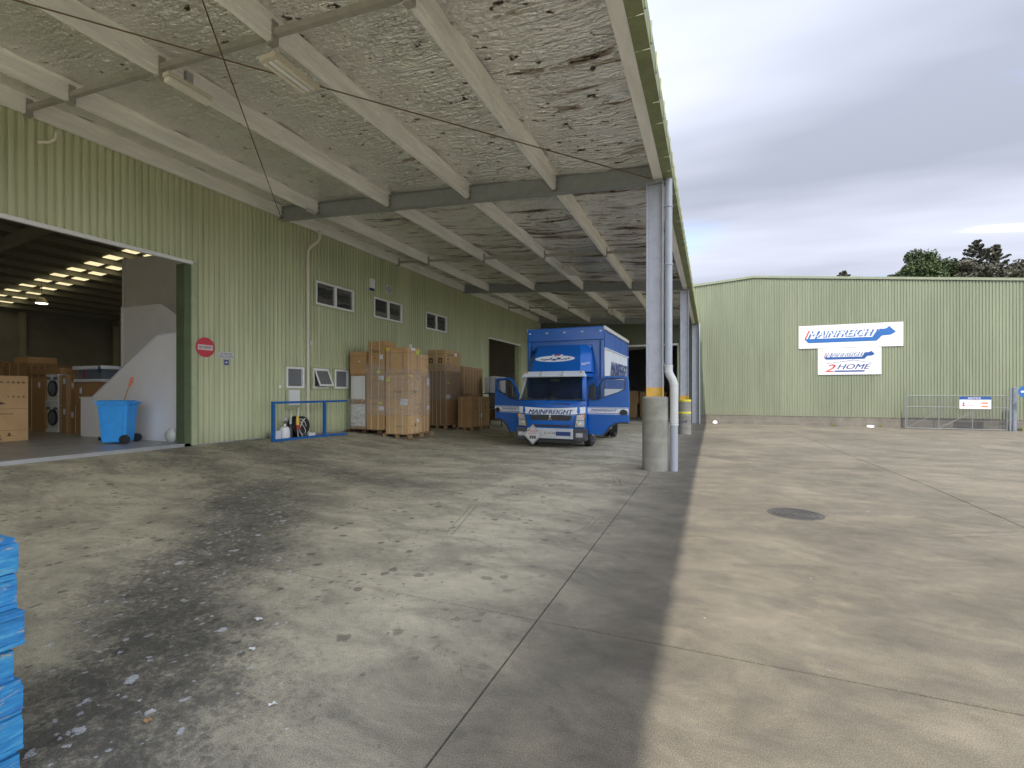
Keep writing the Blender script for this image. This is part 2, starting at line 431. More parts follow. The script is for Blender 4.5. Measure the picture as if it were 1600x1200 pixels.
simple("chrome", (0.7, 0.7, 0.7), 0.15, 1.0, 0.05, 3)
simple("amber", (0.65, 0.22, 0.03), 0.25, 0, 0.05, 3)
simple("wheel_silver", (0.52, 0.53, 0.54), 0.35, 0.6, 0.15, 12)
simple("chassis_black", (0.025, 0.025, 0.027), 0.6, 0, 0.2, 5)
simple("alloy", (0.45, 0.45, 0.44), 0.35, 0.7, 0.12, 5)
simple("seat_grey", (0.05, 0.052, 0.06), 0.9, 0, 0.2, 9)
simple("orange_plastic", (0.75, 0.14, 0.03), 0.4, 0, 0.06, 5)
simple("yellow_plastic", (0.75, 0.50, 0.03), 0.4, 0, 0.06, 5)
simple("bin_blue", (0.03, 0.32, 0.80), 0.45, 0, 0.10, 8, 0.15, 20)
simple("wood_handle", (0.42, 0.24, 0.10), 0.6, 0, 0.2, 8)
simple("label_lime", (0.55, 0.72, 0.06), 0.5, 0, 0.05, 5)
simple("label_yellow", (0.78, 0.62, 0.04), 0.5, 0, 0.05, 5)
simple("label_white", (0.78, 0.80, 0.84), 0.5, 0, 0.06, 20)
simple("strap_white", (0.66, 0.62, 0.52), 0.4, 0, 0.08, 6)
simple("strap_purple", (0.12, 0.07, 0.30), 0.4, 0, 0.1, 6)
simple("appliance_white", (0.72, 0.73, 0.73), 0.35, 0, 0.04, 4)
simple("tub_grey", (0.13, 0.16, 0.20), 0.3, 0, 0.15, 6)
simple("galv_fence", (0.17, 0.175, 0.175), 0.45, 0.3, 0.15, 8)
simple("post_grey", (0.17, 0.19, 0.22), 0.5, 0.3, 0.2, 8)
simple("cast_iron", (0.07, 0.065, 0.06), 0.6, 0.4, 0.3, 12, 0.4, 90)
simple("joint_filler", (0.045, 0.042, 0.038), 0.9, 0, 0.2, 9)
simple("bark", (0.10, 0.075, 0.055), 0.9, 0, 0.3, 3)
simple("earth", (0.10, 0.10, 0.06), 0.95, 0, 0.3, 0.2)

def wood_mat(name, col, paint=None):
    m, t, b = newmat(name); h = NT(t); P = h.pos()
    g = h.noise(h.map(P, (6, 6, 40)), 1.6, 6, 0.65, 0.5)
    c = h.ramp(g, [(0.3, scal(col, 0.7)), (0.7, scal(col, 1.25))])
    if paint:
        pn = h.noise(h.map(P, (3, 3, 10)), 3.5, 7, 0.7, 0.5)
        pc = h.ramp(h.noise(h.map(P, (4, 4, 22), loc=(3, 3, 3)), 2.0, 6, 0.7), [(0.3, paint[0]), (0.55, paint[1]), (0.75, paint[2])])
        c = h.mix(h.step(pn, 0.56, 0.66), pc, c)
    h.l(c, b.inputs["Base Color"]); b.inputs["Roughness"].default_value = 0.75
    h.bump(g, 0.2, 0.004, b)
    return m
M_WOOD = wood_mat("pallet_wood", (0.34, 0.22, 0.11))
M_WOODBROWN = wood_mat("stained_pallet_wood", (0.10, 0.055, 0.03))
M_BLUEWOOD = wood_mat("blue_painted_wood", (0.42, 0.34, 0.22), ((0.012, 0.11, 0.33), (0.030, 0.23, 0.46), (0.15, 0.40, 0.48)))

def card_mat(name, col):
    m, t, b = newmat(name); h = NT(t); P = h.pos()
    f = h.noise(P, 1.7, 5, 0.6)
    fl = h.noise(h.map(P, (3, 3, 60)), 2, 3, 0.5)
    c = h.ramp(f, [(0.3, scal(col, 0.88)), (0.7, scal(col, 1.12))])
    c = h.mix(0.14, c, h.ramp(fl, [(0.3, scal(col, 0.6)), (0.7, scal(col, 1.3))]))
    oi = h.n("ShaderNodeObjectInfo")
    c = h.mix(0.55, c, h.ramp(oi.outputs["Random"], [(0.0, (0.40, 0.39, 0.37)), (1.0, (0.58, 0.57, 0.56))]), 'OVERLAY')
    sc = h.noise(h.map(P, (1, 1, 2)), 7, 6, 0.75)
    c = h.mix(h.m('MULTIPLY', h.step(sc, 0.66, 0.74), 0.3), c, scal(col, 1.5))
    h.l(c, b.inputs["Base Color"]); b.inputs["Roughness"].default_value = 0.8
    h.bump(h.noise(P, 5, 4, 0.6), 0.25, 0.02, b)
    return m
M_CARD = [card_mat("brown_card", (0.44, 0.27, 0.12)), card_mat("tan_card", (0.56, 0.37, 0.18)), card_mat("dark_card", (0.34, 0.20, 0.09))]

def emit(name, col, k):
    m, t, b = newmat(name); h = NT(t)
    f = h.noise(h.pos(), 2.5, 3, 0.6)
    h.l(h.ramp(f, [(0.3, scal(col, 0.7)), (0.7, col)]), b.inputs["Emission Color"])
    b.inputs["Emission Strength"].default_value = k
    b.inputs["Base Color"].default_value = (*col, 1)
    MATS[name] = m
emit("skylight_and_fill_sheet", (1.0, 0.86, 0.50), 0.105)
emit("lamp_lit", (1.0, 0.86, 0.62), 0.6)
simple("lamp_housing", (0.60, 0.55, 0.42), 0.5, 0, 0.15, 6)
simple("lamp_diffuser", (0.74, 0.71, 0.60), 0.35, 0, 0.06, 6)
simple("lamp_tube", (0.86, 0.86, 0.84), 0.25, 0, 0.03, 6)

def glass(name, col, alpha, rough=0.04):
    m, t, b = newmat(name)
    b.inputs["Base Color"].default_value = (*col, 1)
    b.inputs["Roughness"].default_value = rough
    b.inputs["Alpha"].default_value = alpha
    b.inputs["Specular IOR Level"].default_value = 0.9
    MATS[name] = m
    return m
glass("window_glass", (0.035, 0.04, 0.045), 0.9)
MATS["window_glass"].node_tree.nodes["Principled BSDF"].inputs["IOR"].default_value = 2.1
glass("office_frosted", (0.17, 0.18, 0.19), 1.0, 0.25)
glass("windshield", (0.012, 0.016, 0.018), 0.52, 0.02)
MATS["windshield"].node_tree.nodes["Principled BSDF"].inputs["Specular IOR Level"].default_value = 0.45
glass("door_glass", (0.05, 0.06, 0.06), 0.22)
glass("lens_clear", (0.75, 0.78, 0.80), 0.55, 0.08)
MATS["lens_clear"].node_tree.nodes["Principled BSDF"].inputs["Metallic"].default_value = 0.3
def wrap_mat():
    m, t, b = newmat("stretch_wrap"); h = NT(t); P = h.pos()
    n_ = h.noise(h.map(P, (2.0, 2.0, 9.0)), 2.4, 6, 0.7, 1.2)
    d_ = h.noise(h.map(P, (3, 3, 3), rot=(0.5, 0.4, 0)), 5, 5, 0.7, 0.8)
    a = h.m('ADD', 0.10, h.m('ADD', h.m('MULTIPLY', h.step(n_, 0.46, 0.66), 0.45), h.m('MULTIPLY', h.step(d_, 0.58, 0.7), 0.30)))
    h.l(a, b.inputs["Alpha"])
    b.inputs["Base Color"].default_value = (0.72, 0.68, 0.66, 1)
    b.inputs["Roughness"].default_value = 0.16
    b.inputs["Specular IOR Level"].default_value = 0.8
    h.bump(h.m('ADD', n_, h.m('MULTIPLY', d_, 0.6)), 0.9, 0.04, b)
    MATS["wrap"] = m
wrap_mat()

def leaf_mat(name, a, c_):
    m, t, b = newmat(name); h = NT(t)
    f = h.noise(h.pos(), 0.7, 4, 0.6)
    h.l(h.ramp(f, [(0.35, a), (0.65, c_)]), b.inputs["Base Color"])
    b.inputs["Roughness"].default_value = 0.75
    MATS[name] = m
leaf_mat("leaf_dark", (0.014, 0.026, 0.008), (0.050, 0.075, 0.018))
leaf_mat("leaf_gum", (0.030, 0.030, 0.020), (0.085, 0.080, 0.054))
leaf_mat("leaf_pine", (0.020, 0.022, 0.012), (0.060, 0.060, 0.034))
leaf_mat("weed", (0.06, 0.08, 0.02), (0.20, 0.20, 0.06))
def M(n): return MATS[n] if isinstance(n, str) else n

# ---------------------------------------------------------------- mesh helpers
ORG = {}                                      # object name -> world origin of its local frame
class MB:
    def __init__(s): s.v = []; s.f = []
    def add(s, v, f):
        o = len(s.v); s.v += [tuple(p) for p in v]; s.f += [tuple(i + o for i in q) for q in f]; return s
    def box(s, x0, x1, y0, y1, z0, z1):
        v = [(x0,y0,z0),(x1,y0,z0),(x1,y1,z0),(x0,y1,z0),(x0,y0,z1),(x1,y0,z1),(x1,y1,z1),(x0,y1,z1)]
        return s.add(v, [(0,3,2,1),(4,5,6,7),(0,1,5,4),(1,2,6,5),(2,3,7,6),(3,0,4,7)])
    def prism(s, pts, fn, a, b):
        """polygon pts (p,q) extruded from a to b; fn(p,q,t)->xyz"""
        n = len(pts)
        v = [fn(p, q, a) for p, q in pts] + [fn(p, q, b) for p, q in pts]
        f = [tuple(range(n))[::-1], tuple(range(n, 2 * n))]
        f += [(i, (i + 1) % n, n + (i + 1) % n, n + i) for i in range(n)]
        return s.add(v, f)
    def tube(s, pts, r, n=8, cap=True):
        pts = [Vector(p) for p in pts]; rs = r if isinstance(r, (list, tuple)) else [r] * len(pts)
        v = []; f = []
        up = None
        for i, p in enumerate(pts):
            d = (pts[min(i + 1, len(pts) - 1)] - pts[max(i - 1, 0)]).normalized()
            if up is None:
                up = Vector((0, 0, 1)) if abs(d.z) < 0.9 else Vector((1, 0, 0))
            a = d.cross(up).normalized(); b_ = a.cross(d).normalized(); up = b_
            for k in range(n):
                t = 2 * PI * k / n
                v.append(p + (a * math.cos(t) + b_ * math.sin(t)) * rs[i])
        for i in range(len(pts) - 1):
            for k in range(n):
                k2 = (k + 1) % n
                f.append((i*n+k, i*n+k2, (i+1)*n+k2, (i+1)*n+k))
        if cap:
            f.append(tuple(range(n))[::-1]); f.append(tuple(range((len(pts)-1)*n, len(pts)*n)))
        return s.add(v, f)
    def lathe(s, prof, c, n=24, axis='z'):
        v = []; f = []
        for (r, h) in prof:
            for k in range(n):
                t = 2 * PI * k / n
                a, b_ = r * math.cos(t), r * math.sin(t)
                v.append((c[0]+a, c[1]+b_, c[2]+h) if axis == 'z' else ((c[0]+h, c[1]+a, c[2]+b_) if axis == 'x' else (c[0]+a, c[1]+h, c[2]+b_)))
        for i in range(len(prof) - 1):
            for k in range(n):
                k2 = (k + 1) % n
                f.append((i*n+k, i*n+k2, (i+1)*n+k2, (i+1)*n+k))
        f.append(tuple(range(n))[::-1]); f.append(tuple(range((len(prof)-1)*n, len(prof)*n)))
        return s.add(v, f)
    def map(s, fn):
        s.v = [tuple(fn(*p)) for p in s.v]; return s
    def build(s, name, mat, parent=None, bevel=0.0, smooth=False, local=False, segs=2):
        me = bpy.data.meshes.new(name)
        o_ = ORG.get(parent.name, (0, 0, 0)) if (parent and not local) else (0, 0, 0)
        vs = [(p[0]-o_[0], p[1]-o_[1], p[2]-o_[2]) for p in s.v]
        me.from_pydata(vs, [], s.f)
        me.materials.append(M(mat))
        bm = bmesh.new(); bm.from_mesh(me)
        bmesh.ops.recalc_face_normals(bm, faces=bm.faces)
        if bevel:
            ed = [e for e in bm.edges if len(e.link_faces) == 2 and e.calc_face_angle(0) > 0.5]
            bmesh.ops.bevel(bm, geom=ed, offset=bevel, segments=segs, profile=0.7, affect='EDGES', clamp_overlap=True)
        bm.to_mesh(me); bm.free()
        if smooth:
            me.shade_smooth()
            me.set_sharp_from_angle(angle=R(38))
        o = bpy.data.objects.new(name, me); C.objects.link(o)
        if parent:
            o.parent = parent; ORG[o.name] = ORG.get(parent.name, (0, 0, 0))
        return o
def thing(name, label, cat, loc=(0, 0, 0), rz=0, group=None, world=True):
    o = bpy.data.objects.new(name, None); C.objects.link(o)
    o.empty_display_size = 0.2
    o.location = loc; o.rotation_euler = (0, 0, rz)
    ORG[o.name] = tuple(loc) if world else (0, 0, 0)
    tag(o, label, cat, group)
    return o
def tag(o, label, cat=None, group=None):
    o['label'] = label
    if cat: o['category'] = cat
    if group: o['group'] = group
    return o
def struct(o): o['kind'] = 'structure'; return o
def solo(mb, name, mat, label, cat, group=None, loc=None, **k):
    """a thing that is one mesh, origin at loc"""
    if loc:
        mb.v = [(p[0]-loc[0], p[1]-loc[1], p[2]-loc[2]) for p in mb.v]
    o = mb.build(name, mat, None, **k)
    if loc: o.location = loc; ORG[o.name] = tuple(loc)
    return tag(o, label, cat, group)

def text_mb(txt, o, rv, uv, width, height, depth=0.004, shear=0.0, bold=0.0, mb=None, space=1.0):
    """lettering laid on the plane (o, rv, uv); o = lower-left corner; fitted to width x height"""
    cu = bpy.data.curves.new("t", 'FONT'); cu.body = txt; cu.size = 1; cu.shear = shear
    cu.resolution_u = 2; cu.space_character = space; cu.fill_mode = 'BOTH'
    cu.extrude = 0.05
    ob = bpy.data.objects.new("t", cu); C.objects.link(ob)
    dg = bpy.context.evaluated_depsgraph_get(); dg.update()
    me = bpy.data.meshes.new_from_object(ob.evaluated_get(dg))
    co = [v.co.copy() for v in me.vertices]; fs = [tuple(p.vertices) for p in me.polygons]
    bpy.data.objects.remove(ob); bpy.data.meshes.remove(me); bpy.data.curves.remove(cu)
    x0, x1 = min(c.x for c in co), max(c.x for c in co); y0, y1 = min(c.y for c in co), max(c.y for c in co)
    rv, uv, o = Vector(rv).normalized(), Vector(uv).normalized(), Vector(o); nv = rv.cross(uv)
    mb = mb or MB()
    for k in ((0,) if bold <= 0 else (-1, 1)):
        mb.add([o + rv * ((c.x-x0)/(x1-x0)*width + k*bold*height*0.8) + uv * ((c.y-y0)/(y1-y0)*height) + nv * ((c.z+0.05)/0.1*depth + (0.0004 if k > 0 else 0)) for c in co], fs)
    return mb
def flat_poly(pts, o, rv, uv, depth, mb=None):
    rv, uv, o = Vector(rv).normalized(), Vector(uv).normalized(), Vector(o); nv = rv.cross(uv)
    mb = mb or MB()
    return mb.prism(pts, lambda p, q, t: o + rv*p + uv*q + nv*t, 0, depth)

def smooth01(x): x = max(0, min(1, x)); return x*x*(3-2*x)
YT = [(-100, 0.0), (9.5, 0.0), (14, -0.08), (20, -0.16), (31, -0.40), (500, -0.40)]
def g(x, y):
    """height of the yard"""
    z = YT[-1][1]
    for (a, p), (b_, q) in zip(YT, YT[1:]):
        if a <= y <= b_:
            z = p + (q-p)*(y-a)/(b_-a); break
    r = 0.28 * smooth01((-x-6.5)/4.3) * (1.0 if x > -40 else 0)
    return z + r
# ================================================================ GROUND
gx = [-300, -80, -40, -14] + [-12 + i*0.75 for i in range(20)] + [6, 12, 20, 40, 90, 300]
gy = [-300, -80, -25, -10, -4, 0] + [3 + i*1.5 for i in range(20)] + [34, 45, 80, 150, 400]
mb = MB()
for y in gy:
    for x in gx: mb.v.append((x, y, g(x, y) - 0.012))
nx = len(gx)
for j in range(len(gy)-1):
    for i in range(nx-1): mb.f.append((j*nx+i, j*nx+i+1, (j+1)*nx+i+1, (j+1)*nx+i))
gnd = struct(mb.build("ground", "joint_filler")); gnd['label'] = "dark bedding and filler showing in the joints of the yard"
# concrete slabs cast bay by bay, sawn joints between
yard = bpy.data.objects.new("concrete_yard", None); C.objects.link(yard); struct(yard)
yard['label'] = "stained concrete yard cast in large slabs with thin joints"
XJ = [-10.74, -5.30, -1.05, 3.20, 7.45, 11.70, 15.95, 20.2, 40, 80]
YJ = [-26, -14, -5.55, 2.95, 11.45, 19.95, 28.45, 60]
J = 0.006
for i in range(len(XJ)-1):
    for j in range(len(YJ)-1):
        x0, x1 = XJ[i]+J, XJ[i+1]-J; y0, y1 = YJ[j]+J, YJ[j+1]-J
        if j == len(YJ)-2 and x0 < 30: y1 = 30.98
        far = x0 > 15 or y0 < -10 or y0 > 40
        nxx = 2 if far else 8; yb = [y0, y1] + [q for q in (9.5, 14.0, 20.0, 31.0) if y0 < q < y1]
        if not far: yb += [y0 + (y1-y0)*k/8 for k in range(1, 8)]
        yb = sorted(yb); xb = [x0 + (x1-x0)*k/nxx for k in range(nxx+1)]
        mb = MB()
        for y in yb:
            for x in xb: mb.v.append((x, y, g(x, y)))
        W = len(xb)
        for b_ in range(len(yb)-1):
            for a in range(W-1): mb.f.append((b_*W+a, b_*W+a+1, (b_+1)*W+a+1, (b_+1)*W+a))
        # joint faces
        for a in range(W-1):
            for row in (0, len(yb)-1):
                p, q = mb.v[row*W+a], mb.v[row*W+a+1]
                o = len(mb.v); mb.v += [(p[0], p[1], p[2]-0.03), (q[0], q[1], q[2]-0.03)]
                mb.f.append((row*W+a, row*W+a+1, o+1, o))
        for b_ in range(len(yb)-1):
            for cc in (0, W-1):
                i0, i1 = b_*W+cc, (b_+1)*W+cc; p, q = mb.v[i0], mb.v[i1]
                o = len(mb.v); mb.v += [(p[0], p[1], p[2]-0.03), (q[0], q[1], q[2]-0.03)]
                mb.f.append((i0, i1, o+1, o))
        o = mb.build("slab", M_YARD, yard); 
        for p in o.data.polygons: p.use_smooth = False
        if o.data.polygons[0].normal.z < 0: o.data.flip_normals()

# manhole
mh = thing("manhole_cover", "round dark cast iron drain cover set in the sunlit concrete yard", "manhole cover", (0.965, 6.75, 0.0))
MB().lathe([(0.31, -0.01), (0.31, 0.003), (0.275, 0.003), (0.275, -0.006)], (0.965, 6.75, 0)).build("frame", "cast_iron", mh)
m_ = MB().lathe([(0.265, -0.01), (0.265, 0.002)], (0.965, 6.75, 0), 32)
for r_ in (0.07, 0.13, 0.19, 0.245):
    m_.lathe([(r_, 0.001), (r_, 0.007), (r_-0.022, 0.007), (r_-0.022, 0.001)], (0.965, 6.75, 0), 32)
m_.build("lid", "cast_iron", mh)

# ================================================================ CLADDING
PITCH = 0.127; NR = 6; SW = PITCH*NR
PROF = [(0, 0), (0.034, 0), (0.047, 0.034), (0.114, 0.034), (0.127, 0)]
def clad(parent, s0, s1, zb, zt, opens, fn, mat, name="cladding_sheet", depth=1.0, label=None):
    """corrugated sheets from s0 to s1; opens=(a,b,z0,z1); fn(s, off, z)"""
    k = 0; s = s0
    while s < s1 - 1e-4:
        e = min(s + SW, s1)
        br = {s, e}
        i = 0
        while s + i*PITCH < e:
            for (p, d) in PROF:
                q = s + i*PITCH + p
                if s <= q <= e: br.add(round(q, 5))
            i += 1
        for (a, b_, z0, z1) in opens:
            for q in (a, b_):
                if s < q < e: br.add(q)
        br = sorted(br)
        def off(q):
            t = (q - s) % PITCH
            if abs(t - PITCH) < 1e-5: t = 0
            for (p0, d0), (p1, d1) in zip(PROF, PROF[1:]):
                if p0 <= t <= p1 + 1e-9: return (d0 + (d1-d0)*(t-p0)/(p1-p0))*depth
            return 0
        mb = MB()
        lap = 0.0016 * (k % 2)
        for a, b_ in zip(br, br[1:]):
            if b_ - a < 1e-5: continue
            mid = (a+b_)/2
            za, zc = zb(mid), zt(mid)
            iv = [(za, zc)]
            for (oa, ob, z0, z1) in opens:
                if oa < mid < ob:
                    nv = []
                    for (p, q) in iv:
                        if z1 <= p or z0 >= q: nv.append((p, q)); continue
                        if z0 > p: nv.append((p, z0))
                        if z1 < q: nv.append((z1, q))
                    iv = nv
            for (p, q) in iv:
                A, B = off(a)+lap, off(b_ - 1e-7)+lap
                tp = (zt(a) if q == zc else q), (zt(b_) if q == zc else q)
                mb.add([fn(a, A, p), fn(b_, B, p), fn(b_, B, tp[1]), fn(a, A, tp[0])], [(0, 1, 2, 3)])
        if mb.v:
            bm_o = mb.build(name, mat, parent)
        s = e; k += 1

WX = -10.75
LEAN = 0.066
def roof_u(x): return 5.48 + 0.37 + LEAN*(-1.0 - x)      # underside of canopy lining
wh = thing("warehouse", "long warehouse clad in ribbed green steel with two tall doorways, on the left", "building", (WX, 12, 0.2))
DOOR1 = (-1.0, 7.12, -1, 4.41)
DOOR2 = (22.6, 27.1, -1, 4.35)
opens = [DOOR1, DOOR2]
wins_up = [(10.72, 12.35, 4.08, 4.78), (13.35, 14.98, 4.08, 4.78), (16.6, 18.27, 4.08, 4.78)]
wins_lo = [(9.67, 10.29, 1.60, 2.19), (10.62, 11.22, 1.60, 2.19), (11.49, 12.10, 1.60, 2.19)]
for q in wins_up + wins_lo: opens.append((q[0]+0.02, q[1]-0.02, q[2]+0.02, q[3]-0.02))
clad(wh, -11.2+0.0, 30.9, lambda s: g(WX, s)+0.03, lambda s: 6.36, opens, lambda s, o, z: (WX+o, s, z), M_CLAD)
# door trims, jambs
for (a, b_, _, zt) in (DOOR1, DOOR2):
    MB().box(WX-0.03, WX+0.05, a, b_, zt-0.06, zt+0.015).build("door_head", "white_paint", wh, 0.006)
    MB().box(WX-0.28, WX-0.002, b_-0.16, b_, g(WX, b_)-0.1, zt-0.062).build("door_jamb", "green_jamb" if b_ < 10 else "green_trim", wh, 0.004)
    MB().box(WX-0.002, WX+0.042, b_-0.02, b_+0.10, g(WX, b_)+0.02, zt+0.01).build("corner_flashing", "green_trim", wh, 0.004)
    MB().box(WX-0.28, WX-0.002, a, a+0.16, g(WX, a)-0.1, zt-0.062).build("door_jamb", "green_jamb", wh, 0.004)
# foundation strip seen under the sheets
for (a, b_) in ((-11.2, -1.0), (7.12, 22.6), (27.1, 30.9)):
    MB().box(WX-0.20, WX-0.006, a, b_, -0.5, 0.42).build("foundation", M_PLINTH, wh)
# windows
def window(parent, y0, y1, z0, z1, lights, mat_in, opened=False):
    x0 = WX + 0.0
    mb = MB(); t = 0.055
    mb.box(x0-0.06, x0+0.055, y0, y1, z0, z0+t).box(x0-0.06, x0+0.055, y0, y1, z1-t, z1)
    mb.box(x0-0.06, x0+0.055, y0, y0+t, z0+t, z1-t).box(x0-0.06, x0+0.055, y1-t, y1, z0+t, z1-t)
    if lights == 2:
        m = (y0+y1)/2
        mb.box(x0-0.06, x0+0.055, m-0.035, m+0.035, z0+t, z1-t)
    w_ = mb.build("window", "white_frame", parent, 0.005)
    MB().box(x0-0.002, x0+0.042, y0-0.07, y1+0.07, z1, z1+0.035).build("head_flashing", "green_trim", w_)
    MB().box(x0-0.002, x0+0.042, y0-0.07, y1+0.07, z0-0.06, z0).build("sill_flashing", "green_trim", w_)
    for s_ in (-1, 1):
        yy = y0-0.035 if s_ < 0 else y1+0.035
        MB().box(x0-0.002, x0+0.040, yy-0.035, yy+0.035, z0, z1).build("side_flashing", "green_trim", w_)
    MB().box(x0-0.5, x0-0.45, y0-0.1, y1+0.1, z0-0.1, z1+0.1).build("blind", mat_in, w_)
    if not opened:
        if lights == 2:
            m = (y0+y1)/2
            for (a, b_) in ((y0+t, m-0.035), (m+0.035, y1-t)):
                MB().box(x0-0.012, x0-0.006, a, b_, z0+t, z1-t).build("pane", "window_glass", w_)
        else:
            MB().box(x0-0.012, x0-0.006, y0+t, y1-t, z0+t, z1-t).build("pane", "office_frosted", w_)
    else:
        # top hung sash pushed out
        a = R(24)
        def rot(x, y, z):
            dz = z - (z1-0.03); dx = x - (x0+0.057)
            return (x0+0.057 + dx*math.cos(a) - dz*math.sin(a), y, z1-0.03 + dz*math.cos(a) + dx*math.sin(a))
        sm = MB(); ya, yb, za, zb = y0+0.02, y1-0.02, z0+0.02, z1-0.03; q = 0.05
        sm.box(x0+0.057, x0+0.075, ya, yb, za, za+q).box(x0+0.057, x0+0.075, ya, yb, zb-q, zb)
        sm.box(x0+0.057, x0+0.075, ya, ya+q, za+q, zb-q).box(x0+0.057, x0+0.075, yb-q, yb, za+q, zb-q)
        sm.map(rot).build("open_sash", "white_frame", w_)
        MB().box(x0+0.055, x0+0.062, ya+q, yb-q, za+q, zb-q).map(rot).build("pane", "office_frosted", w_)
        MB().tube([(x0+0.03, y0+0.1, z0+0.07), (x0+0.24, y0+0.1, z0+0.09)], 0.006, 6).build("stay", "alloy", w_)
    return w_
for (a, b_, c, d) in wins_up: window(wh, a, b_, c, d, 2, "dark_interior")
for i, (a, b_, c, d) in enumerate(wins_lo): window(wh, a, b_, c, d, 1, "dark_interior", i == 1)
# cover panel under first low window
MB().box(WX-0.002, WX+0.038, 9.66, 10.22, 0.98, 1.56).build("wall_patch", "green_trim", wh, 0.003)
solo(MB().box(WX+0.040, WX+0.085, 9.74, 10.10, 1.13, 1.55), "wall_cabinet", "white_paint",
     "flat white box fixed to the green wall below the leftmost small window", "cabinet", loc=(WX+0.04, 9.92, 1.13), bevel=0.006)

# interior shell
RX, RZ = -22.0, 7.95
def roof_in(x): return RZ - 0.088*abs(x - RX)
fl = struct(MB().box(-38, WX-0.002, -12, 30.8, 0.0, 0.345).build("warehouse_floor", M_FLOOR)); fl['label'] = "smooth dark concrete floor inside the left warehouse"
solo(MB().box(WX-0.035, WX+0.005, DOOR1[0], DOOR1[1]-0.16, 0.20, 0.352), "threshold", "alloy", "thin pale steel edge strip across the floor of the large left doorway", "threshold", loc=(WX, 3, 0.2))
MB().box(-38.2, -38, -12, 30.8, 0, 6.8).build("back_wall", "dark_interior", wh)
MB().box(-38.2, WX-0.3, -12.2, -12, 0, 8.2).build("end_wall", "dark_interior", wh)
MB().box(-38.2, WX-0.3, 30.8, 30.95, 0, 8.2).build("end_wall", "dark_interior", wh)
MB().box(WX-0.35, WX-0.12, -12, 30.8, 4.5, 6.9).build("wall_lining", "dark_interior", wh)
MB().box(WX-0.35, WX-0.22, 7.13, 22.5, 0.3, 4.0).build("wall_lining", "dark_interior", wh)
for (xa, xb) in ((-38.2, RX), (RX, WX+0.0)):
    MB().prism([(xa, roof_in(xa)+0.02), (xb, roof_in(xb)+0.02), (xb, roof_in(xb)+0.12), (xa, roof_in(xa)+0.12)],
               lambda p, q, t: (p, t, q), -12.2, 30.95).build("roof", "roof_grey", wh)
x = -37.4
while x < -11.5:
    z = roof_in(x)
    MB().box(x-0.04, x+0.04, -12, 30.8, z-0.22, z+0.01).build("roof_purlin", "purlin_dark", wh)
    for row in (-5.1, -4.25, 3.9, 4.75, 12.9, 13.75, 21.9, 22.75):  # one pair is seen; the other rows are added unseen to brighten the interior
        if abs(x-RX) > 0.3:
            z2 = roof_in(x+0.72)
            MB().prism([(x+0.20, roof_in(x+0.20)+0.005), (x+1.22, roof_in(x+1.22)+0.005), (x+1.22, roof_in(x+1.22)-0.012), (x+0.20, roof_in(x+0.20)-0.012)],
                       lambda p, q, t: (p, t, q), row, row+0.55).build("skylight_and_fill", "skylight_and_fill_sheet", wh)
    x += 1.45
for y in (1.5, 9.5, 19.8):
    for (xa, xb) in ((-38, RX), (RX, WX-0.36)):
        MB().prism([(xa, roof_in(xa)-0.62), (xb, roof_in(xb)-0.62), (xb, roof_in(xb)-0.22), (xa, roof_in(xa)-0.22)],
                   lambda p, q, t: (p, t, q), y-0.1, y+0.1).build("portal_beam", "purlin_dark", wh)
for y in (-3, 2, 9.5, 15, 19.8):
    MB().box(-38, -37.7, y-0.15, y+0.15, 0.345, 6.2).build("portal_post", "purlin_dark", wh)
lamp = thing("high_bay_lamp", "small lit lamp hanging deep inside the left warehouse under the roof", "lamp", (-31.4, 13.2, 6.0))
MB().lathe([(0.26, 0), (0.16, 0.22), (0.05, 0.3)], (-31.4, 13.2, 6.0), 14).build("shade", "lamp_housing", lamp)
MB().lathe([(0.22, -0.03), (0.24, 0.0)], (-31.4, 13.2, 6.0), 14).build("bulb", "lamp_lit", lamp)
MB().tube([(-31.4, 13.2, 6.28), (-31.4, 13.2, roof_in(-31.4))], 0.012, 5).build("cord", "black_plastic", lamp)

# ================================================================ CANOPY
cn = thing("canopy", "long lean-to canopy with pale purlins and torn silver foil lining", "canopy", (-5.8, 10, 0))
RAFY = [-0.9, 9.5, 19.8, 30.3]
PUR = [-10.62, -9.35, -7.13, -4.96, -2.95]
EDGE = -0.93
def ibeam(mb, y, d=0.36, bw=0.17, x0=WX+0.02, x1=-0.98):
    def P(x, dz): return roof_u(x) - 0.37 + dz
    for (dy0, dy1, za, zb_) in ((-bw/2, bw/2, 0, 0.014), (-bw/2, bw/2, d-0.014, d), (-0.005, 0.005, 0.014, d-0.014)):
        mb.add([(x, y+dy, P(x, dz)) for x in (x0, x1) for dy in (dy0, dy1) for dz in (za, zb_)],
               [(0,1,3,2),(4,6,7,5),(0,4,5,1),(2,3,7,6),(0,2,6,4),(1,5,7,3)])
    return mb
for y in RAFY + [-3.7]:
    ibeam(MB(), y).build("rafter", M_RAFT, cn)
bays = list(zip([-3.7]+RAFY, RAFY))
rbays = bays + [(30.3, 30.94)]
def zsec(x, y0, y1, top, d=0.29, fl_=0.075):
    mb = MB(); t = 0.004
    mb.box(x-t/2, x+t/2, y0, y1, top-d, top)                         # web
    mb.box(x-fl_, x-t/2, y0, y1, top-d, top-d+t)                      # bottom flange away
    mb.box(x+t/2, x+fl_, y0, y1, top-t, top)                          # top flange
    mb.box(x-fl_, x-fl_+t, y0, y1, top-d+t, top-d+0.02)               # lip
    # rolled stiffening creases in the web
    for q in (0.085, 0.205):
        mb.box(x+t/2, x+t/2+0.012, y0, y1, top-q-0.010, top-q)
    return mb
